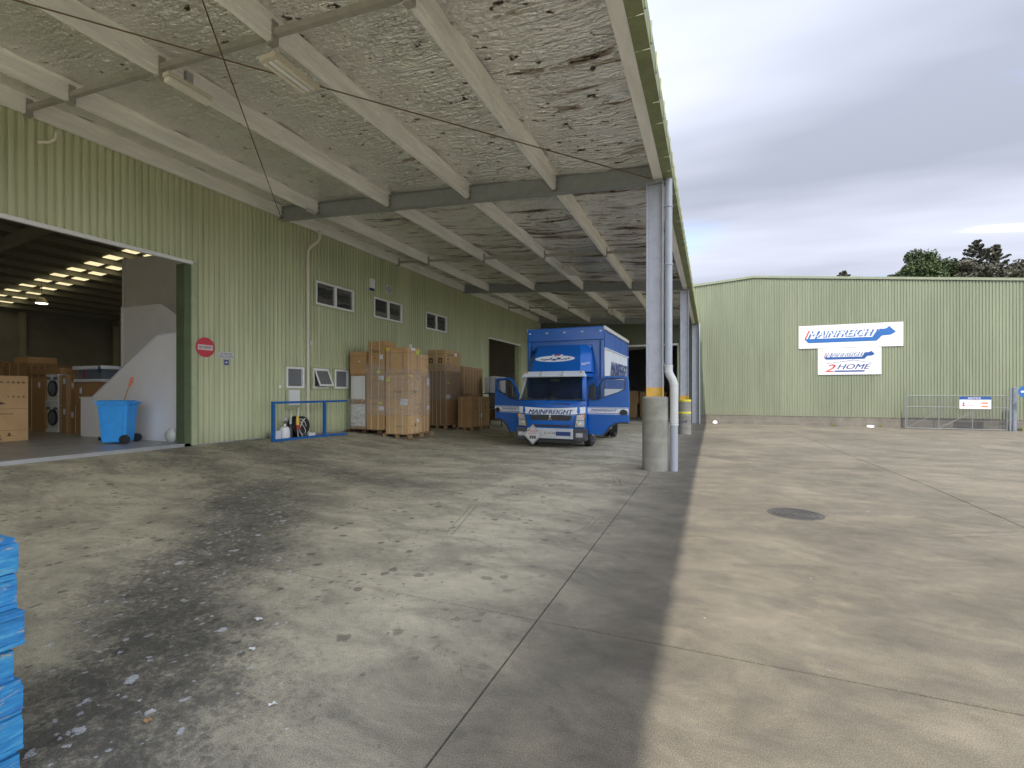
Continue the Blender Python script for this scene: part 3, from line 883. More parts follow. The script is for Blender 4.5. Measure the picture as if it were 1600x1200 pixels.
for x in PUR:
    for (a, b_) in bays:
        zsec(x, a+0.01, b_-0.01, roof_u(x)-0.012).build("purlin", M_GALV, cn)
        for e_, dy in ((a, 0.012), (b_, -0.075)):
            MB().box(x-0.07, x+0.012, e_+dy, e_+dy+0.06, roof_u(x)-0.31, roof_u(x)-0.02).build("cleat", M_RAFT, cn)
        ym = (a+b_)/2 - (0 if a < 0 and b_ < 0 else 0)
        MB().box(x-0.085, x+0.022, ym-0.045, ym+0.045, roof_u(x)-0.335, roof_u(x)-0.05).build("brace_bracket", M_BRACE, cn)
for (a, b_) in bays:
    ym = (a+b_)/2
    xs = PUR + [EDGE]
    for p, q in zip(xs, xs[1:]):
        za, zb_ = roof_u(p)-0.20, roof_u(q)-0.20
        MB().add([(xx, yy, zz_+dz) for xx, zz_ in ((p+0.025, za), (q-0.09, zb_)) for yy in (ym-0.035, ym+0.035) for dz in (-0.04, 0.04)],
                 [(0,1,3,2),(4,6,7,5),(0,4,5,1),(2,3,7,6),(0,2,6,4),(1,5,7,3)]).build("bridging", M_BRACE, cn)
# edge channel
for (a, b_) in bays:
    mb = MB(); top = roof_u(EDGE)-0.0
    mb.box(EDGE-0.002, EDGE+0.004, a+0.01, b_-0.01, top-0.30, top)
    mb.box(EDGE-0.075, EDGE-0.002, a+0.01, b_-0.01, top-0.30, top-0.293)
    mb.box(EDGE+0.004, EDGE+0.09, a+0.01, b_-0.01, top-0.30, top-0.293)
    mb.box(EDGE+0.085, EDGE+0.09, a+0.01, b_-0.01, top-0.293, top)
    mb.build("edge_beam", M_GALV, cn)
# gutter underside panels + outer face with lap straps
top = roof_u(EDGE)
y = -3.7; k = 0
while y < 30.9:
    e = min(y+0.56, 30.93)
    dz = 0.0025*((k*7) % 3)
    mb = MB().box(EDGE+0.093, EDGE+0.275, y+0.004, e-0.004, top-0.292-dz, top-0.284-dz)
    mb.box(EDGE+0.268, EDGE+0.275, y+0.004, e-0.004, top-0.284-dz, top+0.04)
    mb.build("gutter_length", "gutter_green", cn, 0.002)
    MB().box(EDGE+0.276, EDGE+0.296, y-0.008, y+0.012, top-0.24, top+0.03).build("gutter_strap", "gutter_green", cn)
    y = e; k += 1
# roof sheets above the lining
for (a, b_) in rbays:
    xs = [WX+0.0, -7.5, -4.2, EDGE+0.16]
    for p, q in zip(xs, xs[1:]):
        MB().prism([(p, roof_u(p)+0.10), (q, roof_u(q)+0.10), (q, roof_u(q)+0.14), (p, roof_u(p)+0.14)],
                   lambda s_, z_, t: (s_, t, z_), a, b_).build("roof_sheet", "roof_green", cn)
MB().box(WX-0.36, WX+0.02, -12.1, 30.9, 6.45, 6.9).build("eave_flashing", "green_trim", wh)
# foil lining, sagging and crumpled between purlins
def foil(x0, x1, y0, y1):
    nx_ = max(6, int((x1-x0)/0.07)); ny_ = max(6, int((y1-y0)/0.05))
    X = np.linspace(x0, x1, nx_+1); Y = np.linspace(y0, y1, ny_+1)
    XX, YY = np.meshgrid(X, Y)
    rng = np.random.RandomState(int(abs(x0*31+y0*7)*10) % 9999)
    H = np.zeros_like(XX)
    for _ in range(26):
        a = rng.normal(0, 0.28); fr = rng.uniform(2.2, 16.0); ph = rng.uniform(0, 6.28)
        bend = 0.22*np.sin(XX*rng.uniform(0.8, 3.0)+rng.uniform(0, 6))
        H += (0.024/fr**0.9)*np.sin((YY+bend)*fr + XX*a*fr + ph)*(0.6+0.4*np.sin(XX*rng.uniform(1, 5)+ph))
    u = (XX-x0)/(x1-x0); v_ = np.minimum(YY-y0, y1-YY)
    sag = -0.055*np.sin(np.pi*u)**1.0 * np.minimum(1, v_/0.35)
    edge = np.minimum(1, np.minimum(u, 1-u)/0.05)
    Z = roof_u(XX) - 0.004 + sag + H*1.15*edge
    vs = np.stack([XX, YY, Z], -1).reshape(-1, 3)
    W = nx_+1
    idx = (np.arange(ny_)[:, None]*W + np.arange(nx_)[None, :]).reshape(-1)
    fs = np.stack([idx, idx+W, idx+W+1, idx+1], -1)
    o_ = ORG[cn.name]
    me = bpy.data.meshes.new("foil_panel")
    me.from_pydata((vs-np.array(o_)).tolist(), [], fs.tolist())
    me.shade_smooth(); me.materials.append(M_FOIL)
    ob = bpy.data.objects.new("foil_panel", me); C.objects.link(ob); ob.parent = cn
    return ob
for (a, b_) in bays:
    xs = PUR + [EDGE]
    for p, q in zip(xs, xs[1:]):
        foil(p+0.004, q-0.004, a+0.02, b_-0.02)
# tie rods
def zrod(x): return roof_u(x) - 0.18
def rod(p, q, sag=0.03):
    pts = []
    for i in range(9):
        t = i/8; x = p[0]+(q[0]-p[0])*t; yy = p[1]+(q[1]-p[1])*t
        pts.append((x, yy, p[2]+(q[2]-p[2])*t - sag*math.sin(PI*t)))
    MB().tube(pts, 0.009, 6).build("tie_rod", "rusty_rod", cn)
def hrod(x): return roof_u(x) - 0.345
rod((-1.05, 9.4, hrod(-1.05)+0.05), (-10.6, -0.8, hrod(-10.6)))
rod((-10.6, 9.4, hrod(-10.6)+0.02), (-1.1, -0.8, hrod(-1.1)))
# columns
for (x, y, pedh, lab) in ((-0.98, 9.5, 1.39, "nearest blue-grey steel column with concrete pedestal and white downpipe"),
                          (-0.93, 19.8, 1.16, "second steel column with yellow tape round its concrete pedestal"),
                          (-0.85, 30.3, 0, "farthest steel column standing against the green end wall")):
    gz = g(x, y); ct = roof_u(x)-0.38
    base = pedh if pedh else gz
    mb = MB(); d = 0.31; bw = 0.17
    mb.box(x-0.005-0.0, x+0.005, 0, 0, 0, 0) if False else None
    zb_ = base-0.002
    yt = base+0.19 if pedh else base+0.01
    def col(za, zc, extra=0.0):
        m2 = MB()
        m2.box(x-d/2+0.014, x+d/2-0.014, y-0.005-extra, y+0.005+extra, za, zc)
        m2.box(x-d/2-extra, x-d/2+0.014, y-bw/2-extra, y+bw/2+extra, za, zc)
        m2.box(x+d/2-0.014, x+d/2+extra, y-bw/2-extra, y+bw/2+extra, za, zc)
        return m2
    cpart = col(yt, ct).build("column", M_COL, cn); cpart['label'] = lab
    MB().box(x-d/2-0.02, x+d/2+0.02, y-bw/2-0.02, y+bw/2+0.02, ct+0.001, ct+0.016).build("cap_plate", M_RAFT, cpart)
    if pedh:
        col(zb_, yt-0.001).build("yellow_band", "safety_yellow", cpart)
        prof = [(0.242, -0.05-0), (0.240, 0.0), (0.240, pedh-gz-0.012), (0.228, pedh-gz)]
        MB().lathe(prof, (x, y+0.02, gz), 40).build("pedestal", M_PED, cpart, smooth=True)
        MB().box(x-d/2-0.04, x+d/2+0.04, y-bw/2-0.03, y+bw/2+0.03, base+0.0005, base+0.016).build("base_plate", M_RAFT, cpart)
    if lab.startswith("second"):
        for zz_ in (gz+0.80, gz+1.27):
            MB().lathe([(0.2415, 0), (0.2435, 0.004), (0.2435, 0.076), (0.2415, 0.08)], (x, y+0.02, zz_), 40).build("tape_band", "yellow_tape", cpart, smooth=True)
        text_mb("m4", (x-0.10, y-0.223, gz+0.45), (1, 0, 0), (0, 0, 1), 0.20, 0.12, 0.004).build("painted_mark", "print_navy", cpart)
# downpipes on the canopy
def pipe(pts, r, mat, parent, name="downpipe"):
    return MB().tube(pts, r, 14).build(name, mat, parent, smooth=True)
px, py = -0.735, 9.52
dp = pipe([(px, py, top-0.29), (px, py, 1.97)], 0.070, "pvc_grey", cn)
dp['label'] = "large pale grey downpipe beside the nearest column with an offset bend"
bend = [(px, py, 1.98), (px, py, 1.90), (px+0.015, py, 1.83), (px+0.05, py, 1.77), (px+0.075, py, 1.72), (px+0.095, py, 1.65), (px+0.10, py, 1.58), (px+0.10, py, 0.55+0.35)]
pipe(bend, 0.077, "pvc_white", dp, "offset_bend")
pipe([(px+0.10, py, 0.905), (px+0.10, py, 0.0)], 0.072, "pvc_grey", dp, "lower_pipe")
for zz_, xx in ((1.97, px), (1.86, px), (1.62, px+0.10), (0.95, px+0.10), (0.86, px+0.10), (5.0, px), (3.9, px)):
    MB().lathe([(0.080, 0), (0.083, 0.006), (0.083, 0.022), (0.080, 0.028)], (xx, py, zz_), 18).build("pipe_collar", "pvc_white" if zz_ < 2 else "pvc_grey", dp)
for zz_ in (2.0, 0.96):
    MB().box(px-0.16, px-0.06, py-0.01, py+0.01, zz_, zz_+0.03).build("pipe_bracket", "alloy", dp)
px2 = -0.60
dp2 = pipe([(px2, 30.2, top-0.29), (px2, 30.2, -0.38)], 0.05, "pvc_grey", cn); dp2['label'] = "thin grey downpipe beside the farthest column"
for zz_ in (0.9, 2.6, 4.2):
    MB().lathe([(0.056, 0), (0.058, 0.02), (0.056, 0.06)], (px2, 30.2, zz_), 12).build("pipe_collar", "pvc_grey", dp2)
dp3 = pipe([(WX+0.46, 10.45, 6.10), (WX+0.46, 10.45, 5.86), (WX+0.42, 10.43, 5.78), (WX+0.2, 10.40, 5.66), (WX+0.11, 10.39, 5.58), (WX+0.09, 10.38, 5.45), (WX+0.09, 10.38, g(WX, 10.4)+0.02)], 0.042, "pvc_cream", wh)
dp3['label'] = "slim cream downpipe on the green wall left of the first upper window"
for zz_ in (4.9, 3.55, 2.0, 0.75):
    MB().lathe([(0.046, 0), (0.048, 0.01), (0.048, 0.03), (0.046, 0.04)], (WX+0.09, 10.38, zz_), 12).build("pipe_collar", "pvc_cream", dp3)
pipe([(WX+0.24, 4.62, 6.02), (WX+0.24, 4.60, 5.88), (WX+0.20, 4.55, 5.82), (WX+0.05, 4.45, 5.80)], 0.025, "pvc_cream", wh, "conduit")

# ================================================================ YARD WAREHOUSE (end wall)
EY = 31.0
yw = thing("yard_warehouse", "gabled warehouse clad in sage green ribbed steel across the far side of the yard", "building", (10, EY, -0.4))
def gab(x): return 8.16 - (0.1025*(x-2.3) if x > 2.3 else 0.075*(2.3-x))
DO = (-6.6, -1.86, -1, 4.40)
clad(yw, WX-0.0, 40.0, lambda s: 0.12, lambda s: gab(s), [DO], lambda s, o, z: (s, EY-0.02-o, z), M_CLAD2)
xs = [WX, -6.6]
for (a, b_) in ((WX, -6.6), (-1.86, 40)):
    xx = a
    while xx < b_-0.01:
        e = min(xx+4.8, b_)
        MB().box(xx+0.004, e-0.004, EY-0.028, EY+0.2, -0.7, 0.14).build("plinth_panel", M_PLINTH, yw)
        xx = e
# barge flashing
for (a, b_) in ((WX, 2.3), (2.3, 40)):
    MB().prism([(a, gab(a)-0.06), (b_, gab(b_)-0.06), (b_, gab(b_)+0.07), (a, gab(a)+0.07)], lambda p, q, t: (p, t, q), EY-0.11, EY+0.10).build("barge_flashing", "green_trim_sun_darkened", yw)
    MB().prism([(a, gab(a)+0.01), (b_, gab(b_)+0.01), (b_, gab(b_)+0.055), (a, gab(a)+0.055)], lambda p, q, t: (p, t, q), EY+0.11, EY+30).build("roof", "roof_green", yw)
MB().box(DO[0]-0.05, DO[1]+0.05, EY-0.09, EY-0.02, 4.35, 4.47).build("door_head", "white_paint", yw)
MB().box(DO[1]-0.01, DO[1]+0.09, EY-0.09, EY-0.02, -0.4, 4.35).build("corner_flashing", "green_trim", yw)
# dark interior room
fl2 = struct(MB().box(-12, 4, EY-0.02, 48, -0.6, -0.385).build("yard_warehouse_floor", M_FLOOR)); fl2['label'] = "dark concrete floor inside the far doorway"
MB().box(-12, 4, 48, 48.2, -0.4, 7).build("inner_wall", "dark_interior", yw)
MB().box(-12.2, -12, EY+0.2, 48, -0.4, 7).build("inner_wall", "dark_interior", yw)
MB().box(4, 4.2, EY+0.2, 48, -0.4, 7).build("inner_wall", "dark_interior", yw)
MB().box(-12, 4, EY+0.2, 48, 6.2, 6.3).build("inner_ceiling", "dark_interior", yw)
MB().prism([(-12, 3.9), (4, 4.9), (4, 5.15), (-12, 4.15)], lambda p, q, t: (p, t, q), 33.0, 33.2).build("portal_beam", M_BRACE, yw)
# plinth litter: weeds + white stone
for i in range(5):
    xx = random.choice([4.2, 6.3, 8.0, 8.2, 13.9]) + random.uniform(-0.4, 0.4)
    mb = MB()
    for _ in range(26):
        a = random.uniform(0, 6.28); r_ = random.uniform(0, 0.12); h_ = random.uniform(0.06, 0.26)
        bx, by = xx + r_*math.cos(a), EY-0.16 + 0.4*r_*math.sin(a)
        dx, dy = random.uniform(-0.07, 0.07), random.uniform(-0.07, 0.02)
        mb.add([(bx-0.012, by, -0.41), (bx+0.012, by, -0.41), (bx+dx, by+dy, -0.40+h_)], [(0, 1, 2)])
    wd = solo(mb, "weed", "weed", ["small tuft of weeds nearest the canopy column at the foot of the sage green wall", "weed tuft below the lower company sign at the wall foot", "tall weed tuft left of the gate at the wall foot", "low weed tuft beside the gate's hinge side", "weed tuft below the right end of the top company sign"][i], "weed", "weeds along the plinth", loc=(xx, EY-0.16, -0.4))
for xx, yy, s_, lab in ((0.25, 30.6, 0.14, "rounded white stone lying at the wall foot beside the farthest column"), (7.85, 30.72, 0.14, "flat white block lying at the wall foot left of the gate")):
    mb = MB().lathe([(s_*0.8, 0), (s_, s_*0.4), (s_*0.9, s_*1.0), (s_*0.5, s_*1.4)] if xx < 1 else [(s_*1.2, 0), (s_*1.25, 0.08), (s_*1.1, 0.12)], (xx, yy, -0.41), 10)
    solo(mb, "stone", "white_paint", lab, "stone", loc=(xx, yy, -0.4), smooth=True)
# ================================================================ SIGNS
def logo(parent, o, rv, uv, w_, h_, main, accent, first, shear=0.28):
    """speed-lettered word on a sweeping bar that ends in a running dog's head; lower-left o, size w_ x h_"""
    rv, uv, o = Vector(rv).normalized(), Vector(uv).normalized(), Vector(o); nv = rv.cross(uv)
    P = lambda a, b_, k=0.0: o + rv*(a*w_) + uv*(b_*h_) + nv*k
    bar = [(0.0, 0.30), (0.045, 0.0), (0.80, 0.02), (0.855, 0.36), (0.945, 0.40), (1.0, 0.58), (0.985, 0.68), (0.93, 1.0), (0.905, 0.86), (0.845, 0.80), (0.79, 0.62), (0.755, 0.30)]
    MB().prism(bar, lambda p, q, t: P(p, q, t), 0, 0.004).build("logo_bar", main, parent)
    # dark cast letters then white faces
    text_mb("M", P(0.035, 0.24, 0.0045), rv, uv, 0.145*w_, 0.60*h_, 0.002, 0.45, 0.04).build("lettering", main, parent)
    text_mb("AINFREIGHT", P(0.152, 0.36, 0.0045), rv, uv, 0.70*w_, 0.48*h_, 0.002, 0.45, 0.05).build("lettering", main, parent)
    text_mb("M", P(0.018, 0.30, 0.0075), rv, uv, 0.14*w_, 0.58*h_, 0.002, 0.45, 0.03).build("lettering", accent, parent)
    text_mb("AINFREIGHT", P(0.138, 0.42, 0.0075), rv, uv, 0.69*w_, 0.45*h_, 0.002, 0.45, 0.035).build("lettering", accent, parent)
    MB().prism([(0.0, 0.30), (0.018, 0.30), (0.065, 0.88), (0.047, 0.88)], lambda p, q, t: P(p, q, t), 0.0100, 0.0115).build("red_stroke", first, parent)
SY = EY - 0.075
s1 = solo(MB().box(4.58, 9.33, SY-0.012, SY, 3.90, 5.17), "company_sign", "sign_white",
          "wide white sign with MAINFREIGHT in blue speed lettering on the sage green wall", "sign", loc=(6.9, SY, 3.9), bevel=0.003)
logo(s1, (4.86, SY-0.0125, 4.20), (1, 0, 0), (0, 0, 1), 4.15, 0.78, "print_lightblue", "sign_white", "print_red")
MB().box(6.93, 6.945, SY-0.0135, SY-0.0122, 3.91, 5.16).build("panel_joint", "curtain_white", s1)
s2 = solo(MB().box(5.50, 8.39, SY-0.012, SY, 2.43, 3.885), "company_sign", "sign_white",
          "lower white sign reading MAINFREIGHT 2HOME under the wide sign", "sign", loc=(6.9, SY, 2.43), bevel=0.003)
logo(s2, (5.78, SY-0.0125, 3.26), (1, 0, 0), (0, 0, 1), 2.32, 0.44, "print_blue", "sign_white", "print_red")
text_mb("2", (5.82, SY-0.0125, 2.58), (1, 0, 0), (0, 0, 1), 0.50, 0.42, 0.004, 0.4, 0.045).build("lettering", "print_red", s2)
text_mb("HOME", (6.40, SY-0.0125, 2.72), (1, 0, 0), (0, 0, 1), 1.55, 0.28, 0.004, 0.4, 0.04).build("lettering", "print_navy", s2)
flat_poly([(6.26, 2.58), (7.62, 2.58), (7.68, 2.66), (6.30, 2.66)], (0, SY-0.0125, 0), (1, 0, 0), (0, 0, 1), 0.004).build("underline", "print_navy", s2)
flat_poly([(5.85, 3.02), (7.15, 3.20), (8.05, 3.03), (8.05, 3.045), (7.15, 3.225), (5.85, 3.04)], (0, SY-0.0125, 0), (1, 0, 0), (0, 0, 1), 0.004).build("roof_line", "print_navy", s2)
for x_ in (5.6, 6.3, 7.0, 7.7, 8.25):
    for z_ in (2.5, 3.83):
        MB().lathe([(0.014, 0), (0.014, 0.004)], (x_, SY-0.017, z_), 8, 'y').build("screw", "alloy", s2)

# wall signs on the left warehouse: they face +X, text runs along +Y
def plate(y0, y1, z0, z1, name, mat, label, cat, x=WX+0.042, t=0.006, bevel=0.001):
    return solo(MB().box(x, x+t, y0, y1, z0, z1), name, mat, label, cat, loc=(x, (y0+y1)/2, z0), bevel=bevel)
XR, XU = (0, 1, 0), (0, 0, 1)
ne = solo(MB().lathe([(0.225, 0), (0.225, 0.006)], (WX+0.044, 7.40, 2.52), 36, 'x'), "no_entry_sign", "sign_red",
          "round red NO ENTRY sign on the green wall beside the large doorway", "sign", loc=(WX+0.044, 7.40, 2.52))
MB().box(WX+0.0505, WX+0.053, 7.40-0.175, 7.40+0.175, 2.455, 2.575).build("bar", "sign_white", ne)
text_mb("NO ENTRY", (WX+0.0535, 7.40-0.14, 2.485), XR, XU, 0.28, 0.06, 0.0012, 0, 0.02).build("lettering", "print_red", ne)
vs = plate(7.70, 8.12, 2.29, 2.45, "visitor_sign", "sign_white", "small white ALL VISITORS REPORT TO OFFICE sign right of the red round sign", "sign")
text_mb("ALL VISITORS", (WX+0.0485, 7.76, 2.385), XR, XU, 0.30, 0.035, 0.001).build("lettering", "print_navy", vs)
text_mb("REPORT TO OFFICE", (WX+0.0485, 7.73, 2.32), XR, XU, 0.36, 0.035, 0.001).build("lettering", "print_navy", vs)
ar = plate(7.845, 7.985, 2.125, 2.275, "arrow_sign", "sign_white", "tiny blue square sign with white arrow below the white visitor sign", "sign")
MB().box(WX+0.0485, WX+0.050, 7.857, 7.973, 2.137, 2.263).build("blue_field", "print_blue", ar)
flat_poly([(0.02, 0.05), (0.055, 0.05), (0.055, 0.022), (0.10, 0.063), (0.055, 0.104), (0.055, 0.076), (0.02, 0.076)], (WX+0.0502, 7.855, 2.137), XR, XU, 0.0015).build("arrow", "sign_white", ar)
nm = plate(14.02, 14.32, 5.02, 5.33, "number_sign", "sign_white", "square white plate with a black ring high on the green wall", "sign")
rg = MB()
ro, ri = 0.10, 0.075; n_ = 24
pts = []
for k in range(n_):
    a, b_ = 2*PI*k/n_, 2*PI*(k+1)/n_
    rg.add([(WX+0.0495, 14.17+r_*math.cos(t), 5.175+r_*math.sin(t)) for r_, t in ((ro, a), (ro, b_), (ri, b_), (ri, a))], [(0, 1, 2, 3)])
rg.build("ring", "print_black", nm)
text_mb("139", (WX+0.0488, 14.115, 5.15), XR, XU, 0.11, 0.05, 0.001, 0, 0.02).build("lettering", "print_black", nm)
al = thing("alarm_siren", "white alarm box with blue strobe base high on the green wall", "alarm", (WX+0.03, 13.22, 4.95))
MB().box(WX+0.036, WX+0.10, 13.10, 13.34, 5.04, 5.36).build("housing", "white_frame", al, 0.02)
MB().box(WX+0.03, WX+0.095, 13.13, 13.31, 4.96, 5.038).build("strobe", "print_blue", al, 0.015)
sk = solo(MB().box(WX+0.036, WX+0.08, 10.47, 10.58, 2.84, 2.98), "junction_box", "pvc_cream", "small cream junction box beside the slim downpipe on the green wall", "junction box", loc=(WX+0.03, 10.5, 2.84), bevel=0.008)
al2 = thing("wall_light", "small white fitting on the green wall just above the tall cartons", "wall light", (WX+0.03, 15.4, 2.95))
MB().box(WX+0.036, WX+0.12, 15.36, 15.50, 3.02, 3.32).build("housing", "white_frame", al2, 0.015)
MB().tube([(WX+0.05, 15.43, 3.02), (WX+0.05, 15.43, 2.75)], 0.012, 6).build("cable", "pvc_white", al2)
solo(MB().box(WX+0.036, WX+0.05, 9.43, 9.50, 1.60, 1.68), "wall_switch", "white_frame", "tiny white switch on the green wall left of the leftmost small window", "switch", loc=(WX+0.03, 9.46, 1.6), bevel=0.004)

# ================================================================ CANOPY LIGHTS
def panel_light(c, w_, l_, rz, lab, lit=False, kind=0):
    t = thing("canopy_light", lab, "light fitting", c, rz, "light fittings under the canopy", world=False)
    if kind == 0:
        MB().box(-w_/2, w_/2, -l_/2, l_/2, 0, 0.07).build("housing", "lamp_housing", t, 0.008, local=True)
        for k in (-1, 0, 1):
            MB().box(k*w_/3.1-w_*0.10, k*w_/3.1+w_*0.10, -l_/2+0.05, l_/2-0.05, -0.02, -0.001).build("tube", "lamp_tube" if k == 0 else "lamp_diffuser", t, 0.01, local=True)
        for sx in (-1, 1):
            MB().tube([(0, sx*l_*0.42, 0.071), (0, sx*l_*0.42, 0.42)], 0.006, 5).build("hanger", "alloy", t, local=True)
    else:
        MB().box(-w_/2, w_/2, -l_/2, l_/2, 0.03, 0.09).build("housing", "lamp_housing", t, 0.008, local=True)
        MB().box(-w_/2+0.006, w_/2-0.006, -l_/2+0.01, l_/2-0.01, -0.04, 0.029).build("diffuser", "lamp_diffuser", t, 0.025, local=True)
        MB().box(-0.03, 0.03, -0.05, 0.05, 0.091, 0.26).build("hanger", "alloy", t, local=True)
    return t
panel_light((-5.02, 4.6, 5.58), 0.27, 0.72, 0, "slatted hanging light fitting nearest the camera under the canopy", kind=0)
panel_light((-6.80, 4.46, 5.74), 0.13, 0.62, 0, "closed batten light beside the second purlin bridging", kind=1)
panel_light((-4.55, 16.3, 5.72), 0.34, 1.1, 0, "small light fitting beyond the first big rafter", kind=0)
panel_light((-4.9, 26.0, 5.78), 0.36, 0.9, 0, "far light fitting above the truck box", kind=1)
panel_light((-2.9, 25.6, 5.66), 0.34, 0.9, 0, "far light fitting right above the truck's rear", kind=1)
# conduit box on purlin
solo(MB().box(-9.30, -9.27, 9.0, 9.28, 6.0, 6.09), "label_plate", "sign_white", "tiny white tag on the purlin beside the first rafter", "tag", loc=(-9.3, 9.1, 6.0))

# ================================================================ TRUCK
TX, TY, TZ = -4.10, 12.62, -0.075
tk = thing("box_truck", "blue curtain-sided box truck with both cab doors swung open, facing the camera", "truck", (TX, TY, TZ), 0, world=False)
T = lambda mb, n, m, par=tk, **k: mb.build(n, m, par, local=True, **k)
# --- cab shell
def sect(mb, a, b_):                     # loft between two 4-corner sections
    return mb.add(a+b_, [(0,1,5,4),(1,2,6,5),(2,3,7,6),(3,0,4,7),(3,2,1,0),(4,5,6,7)])
front = [(-0.99, 0.10), (-0.80, 0.025), (-0.45, 0.0), (0.45, 0.0), (0.80, 0.025), (0.99, 0.10), (0.99, 0.24), (-0.99, 0.24)]
mb = MB(); zs = [(0.52, 0.0), (0.80, 0.0), (1.02, 0.0), (1.20, 0.015), (1.34, 0.05)]
n_ = len(front)
for (z, sh) in zs: mb.v += [(x*(1-0.0), y+sh, z) for x, y in front]
for i in range(len(zs)-1):
    for k in range(n_): mb.f.append((i*n_+k, i*n_+(k+1) % n_, (i+1)*n_+(k+1) % n_, (i+1)*n_+k))
mb.f += [tuple(range(n_))[::-1], tuple(range((len(zs)-1)*n_, len(zs)*n_))]
cabf = T(mb, "cab_front", "truck_blue", bevel=0.02, smooth=True)
# stripe band on the front
def frontband(z0, z1, x0, x1, pr, mat, name, par=cabf):
    m2 = MB(); xs = [x0 + (x1-x0)*i/16 for i in range(17)]
    def fy(x):
        ax = abs(x)
        if ax <= 0.45: return 0
        if ax <= 0.80: return 0.025*(ax-0.45)/0.35
        return 0.025+0.075*(ax-0.80)/0.19
    dip = lambda x: -0.05*(1-(abs(x)/0.99)**1.5)
    for x in xs:
        for zz_ in (z0, z1):
            m2.v += [(x, fy(x)-pr+(0.015*(zz_-1.02)/0.18 if zz_ > 1.02 else 0), zz_+dip(x))]
    for i in range(16): m2.f.append((2*i, 2*i+2, 2*i+3, 2*i+1))
    return m2.build(name, mat, par, local=True)
frontband(0.985, 1.165, -0.97, 0.97, 0.006, "stripe_white", "white_band")
frontband(1.172, 1.180, -0.97, 0.97, 0.006, "print_navy", "pinstripe")
frontband(0.962, 0.972, -0.97, 0.97, 0.006, "stripe_white", "pinstripe")
text_mb("MAINFREIGHT", (-0.64, -0.010, 0.955), (1, 0, 0), (0, 0, 1), 1.30, 0.125, 0.003, 0.35, 0.06).build("lettering", "print_navy", cabf, local=True)
# grille
gl = T(MB().prism([(-0.62, 0.93), (0.62, 0.93), (0.56, 0.78), (-0.56, 0.78)], lambda p, q, t: (p, t, q), -0.012, 0.03), "grille", "black_plastic", bevel=0.004)
for zz_ in (0.805, 0.835, 0.865, 0.895):
    T(MB().box(-0.56, 0.56, -0.022, -0.013, zz_, zz_+0.009), "grille_slat", "dark_plastic", gl)
T(MB().prism([(-0.055, 0.80), (0.0, 0.855), (0.055, 0.80), (0.02, 0.80), (0.012, 0.865), (0.03, 0.90), (0, 0.94), (-0.03, 0.90), (-0.012, 0.865), (-0.02, 0.80)], lambda p, q, t: (p, t, q), -0.034, -0.023), "emblem", "chrome", gl)
T(MB().prism([(-0.60, 0.66), (0.60, 0.66), (0.56, 0.60), (-0.56, 0.60)], lambda p, q, t: (p, t, q), -0.010, 0.03), "lower_grille", "black_plastic", bevel=0.003)
# headlights
for s_ in (-1, 1):
    pts = [(0.975, 0.99), (0.74, 0.955), (0.68, 0.63), (0.70, 0.585), (0.965, 0.60)]
    def fn(p, q, t, s_=s_): return (s_*p, t + (0.0 if p < 0.8 else 0.07*(p-0.8)/0.18), q)
    hl = T(MB().prism(pts, fn, -0.022, 0.05), "headlight", "dark_plastic", bevel=0.008)
    T(MB().prism([(0.955, 0.965), (0.765, 0.935), (0.745, 0.80), (0.955, 0.80)], fn, -0.034, -0.0225), "upper_lens", "lens_clear", hl, bevel=0.004)
    T(MB().prism([(0.955, 0.785), (0.735, 0.785), (0.715, 0.615), (0.955, 0.62)], fn, -0.034, -0.0225), "lower_lens", "lens_clear", hl, bevel=0.004)
    T(MB().lathe([(0.052, 0), (0.06, 0.006), (0.03, 0.008)], (s_*0.83, -0.052, 0.70), 16, 'y'), "reflector", "chrome", hl)
    T(MB().box(min(s_*0.975, s_*0.905), max(s_*0.975, s_*0.905), 0.02, 0.075, 0.86, 0.955), "indicator", "amber", hl, bevel=0.004)
# bumper
T(MB().box(-0.66, 0.66, -0.075, 0.10, 0.28, 0.565), "bumper", "bumper_silver", bevel=0.025)
T(MB().box(0.18, 0.60, -0.082, -0.076, 0.37, 0.48), "bumper_slot", "print_navy", bevel=0.004)
for s_ in (-1, 1):
    T(MB().prism([(0.665, 0.27), (0.665, 0.56), (1.0, 0.57), (1.0, 0.24), (0.80, 0.22)], lambda p, q, t: (s_*p, t, q), -0.05, 0.30), "bumper_corner", "dark_plastic", bevel=0.03)
    T(MB().box(min(s_*0.74, s_*0.93), max(s_*0.74, s_*0.93), -0.064, -0.051, 0.34, 0.45), "fog_lamp", "lens_clear", bevel=0.01)
T(MB().box(-0.85, 0.85, 0.0, 0.2, 0.17, 0.26), "under_valance", "chassis_black", bevel=0.02)
pl = T(MB().box(-0.19, 0.18, -0.092, -0.084, 0.36, 0.495), "number_plate", "sign_white", bevel=0.003)
text_mb("JLU534", (-0.165, -0.0925, 0.38), (1, 0, 0), (0, 0, 1), 0.33, 0.095, 0.002, 0, 0.0, space=1.1).build("lettering", "print_black", pl, local=True)
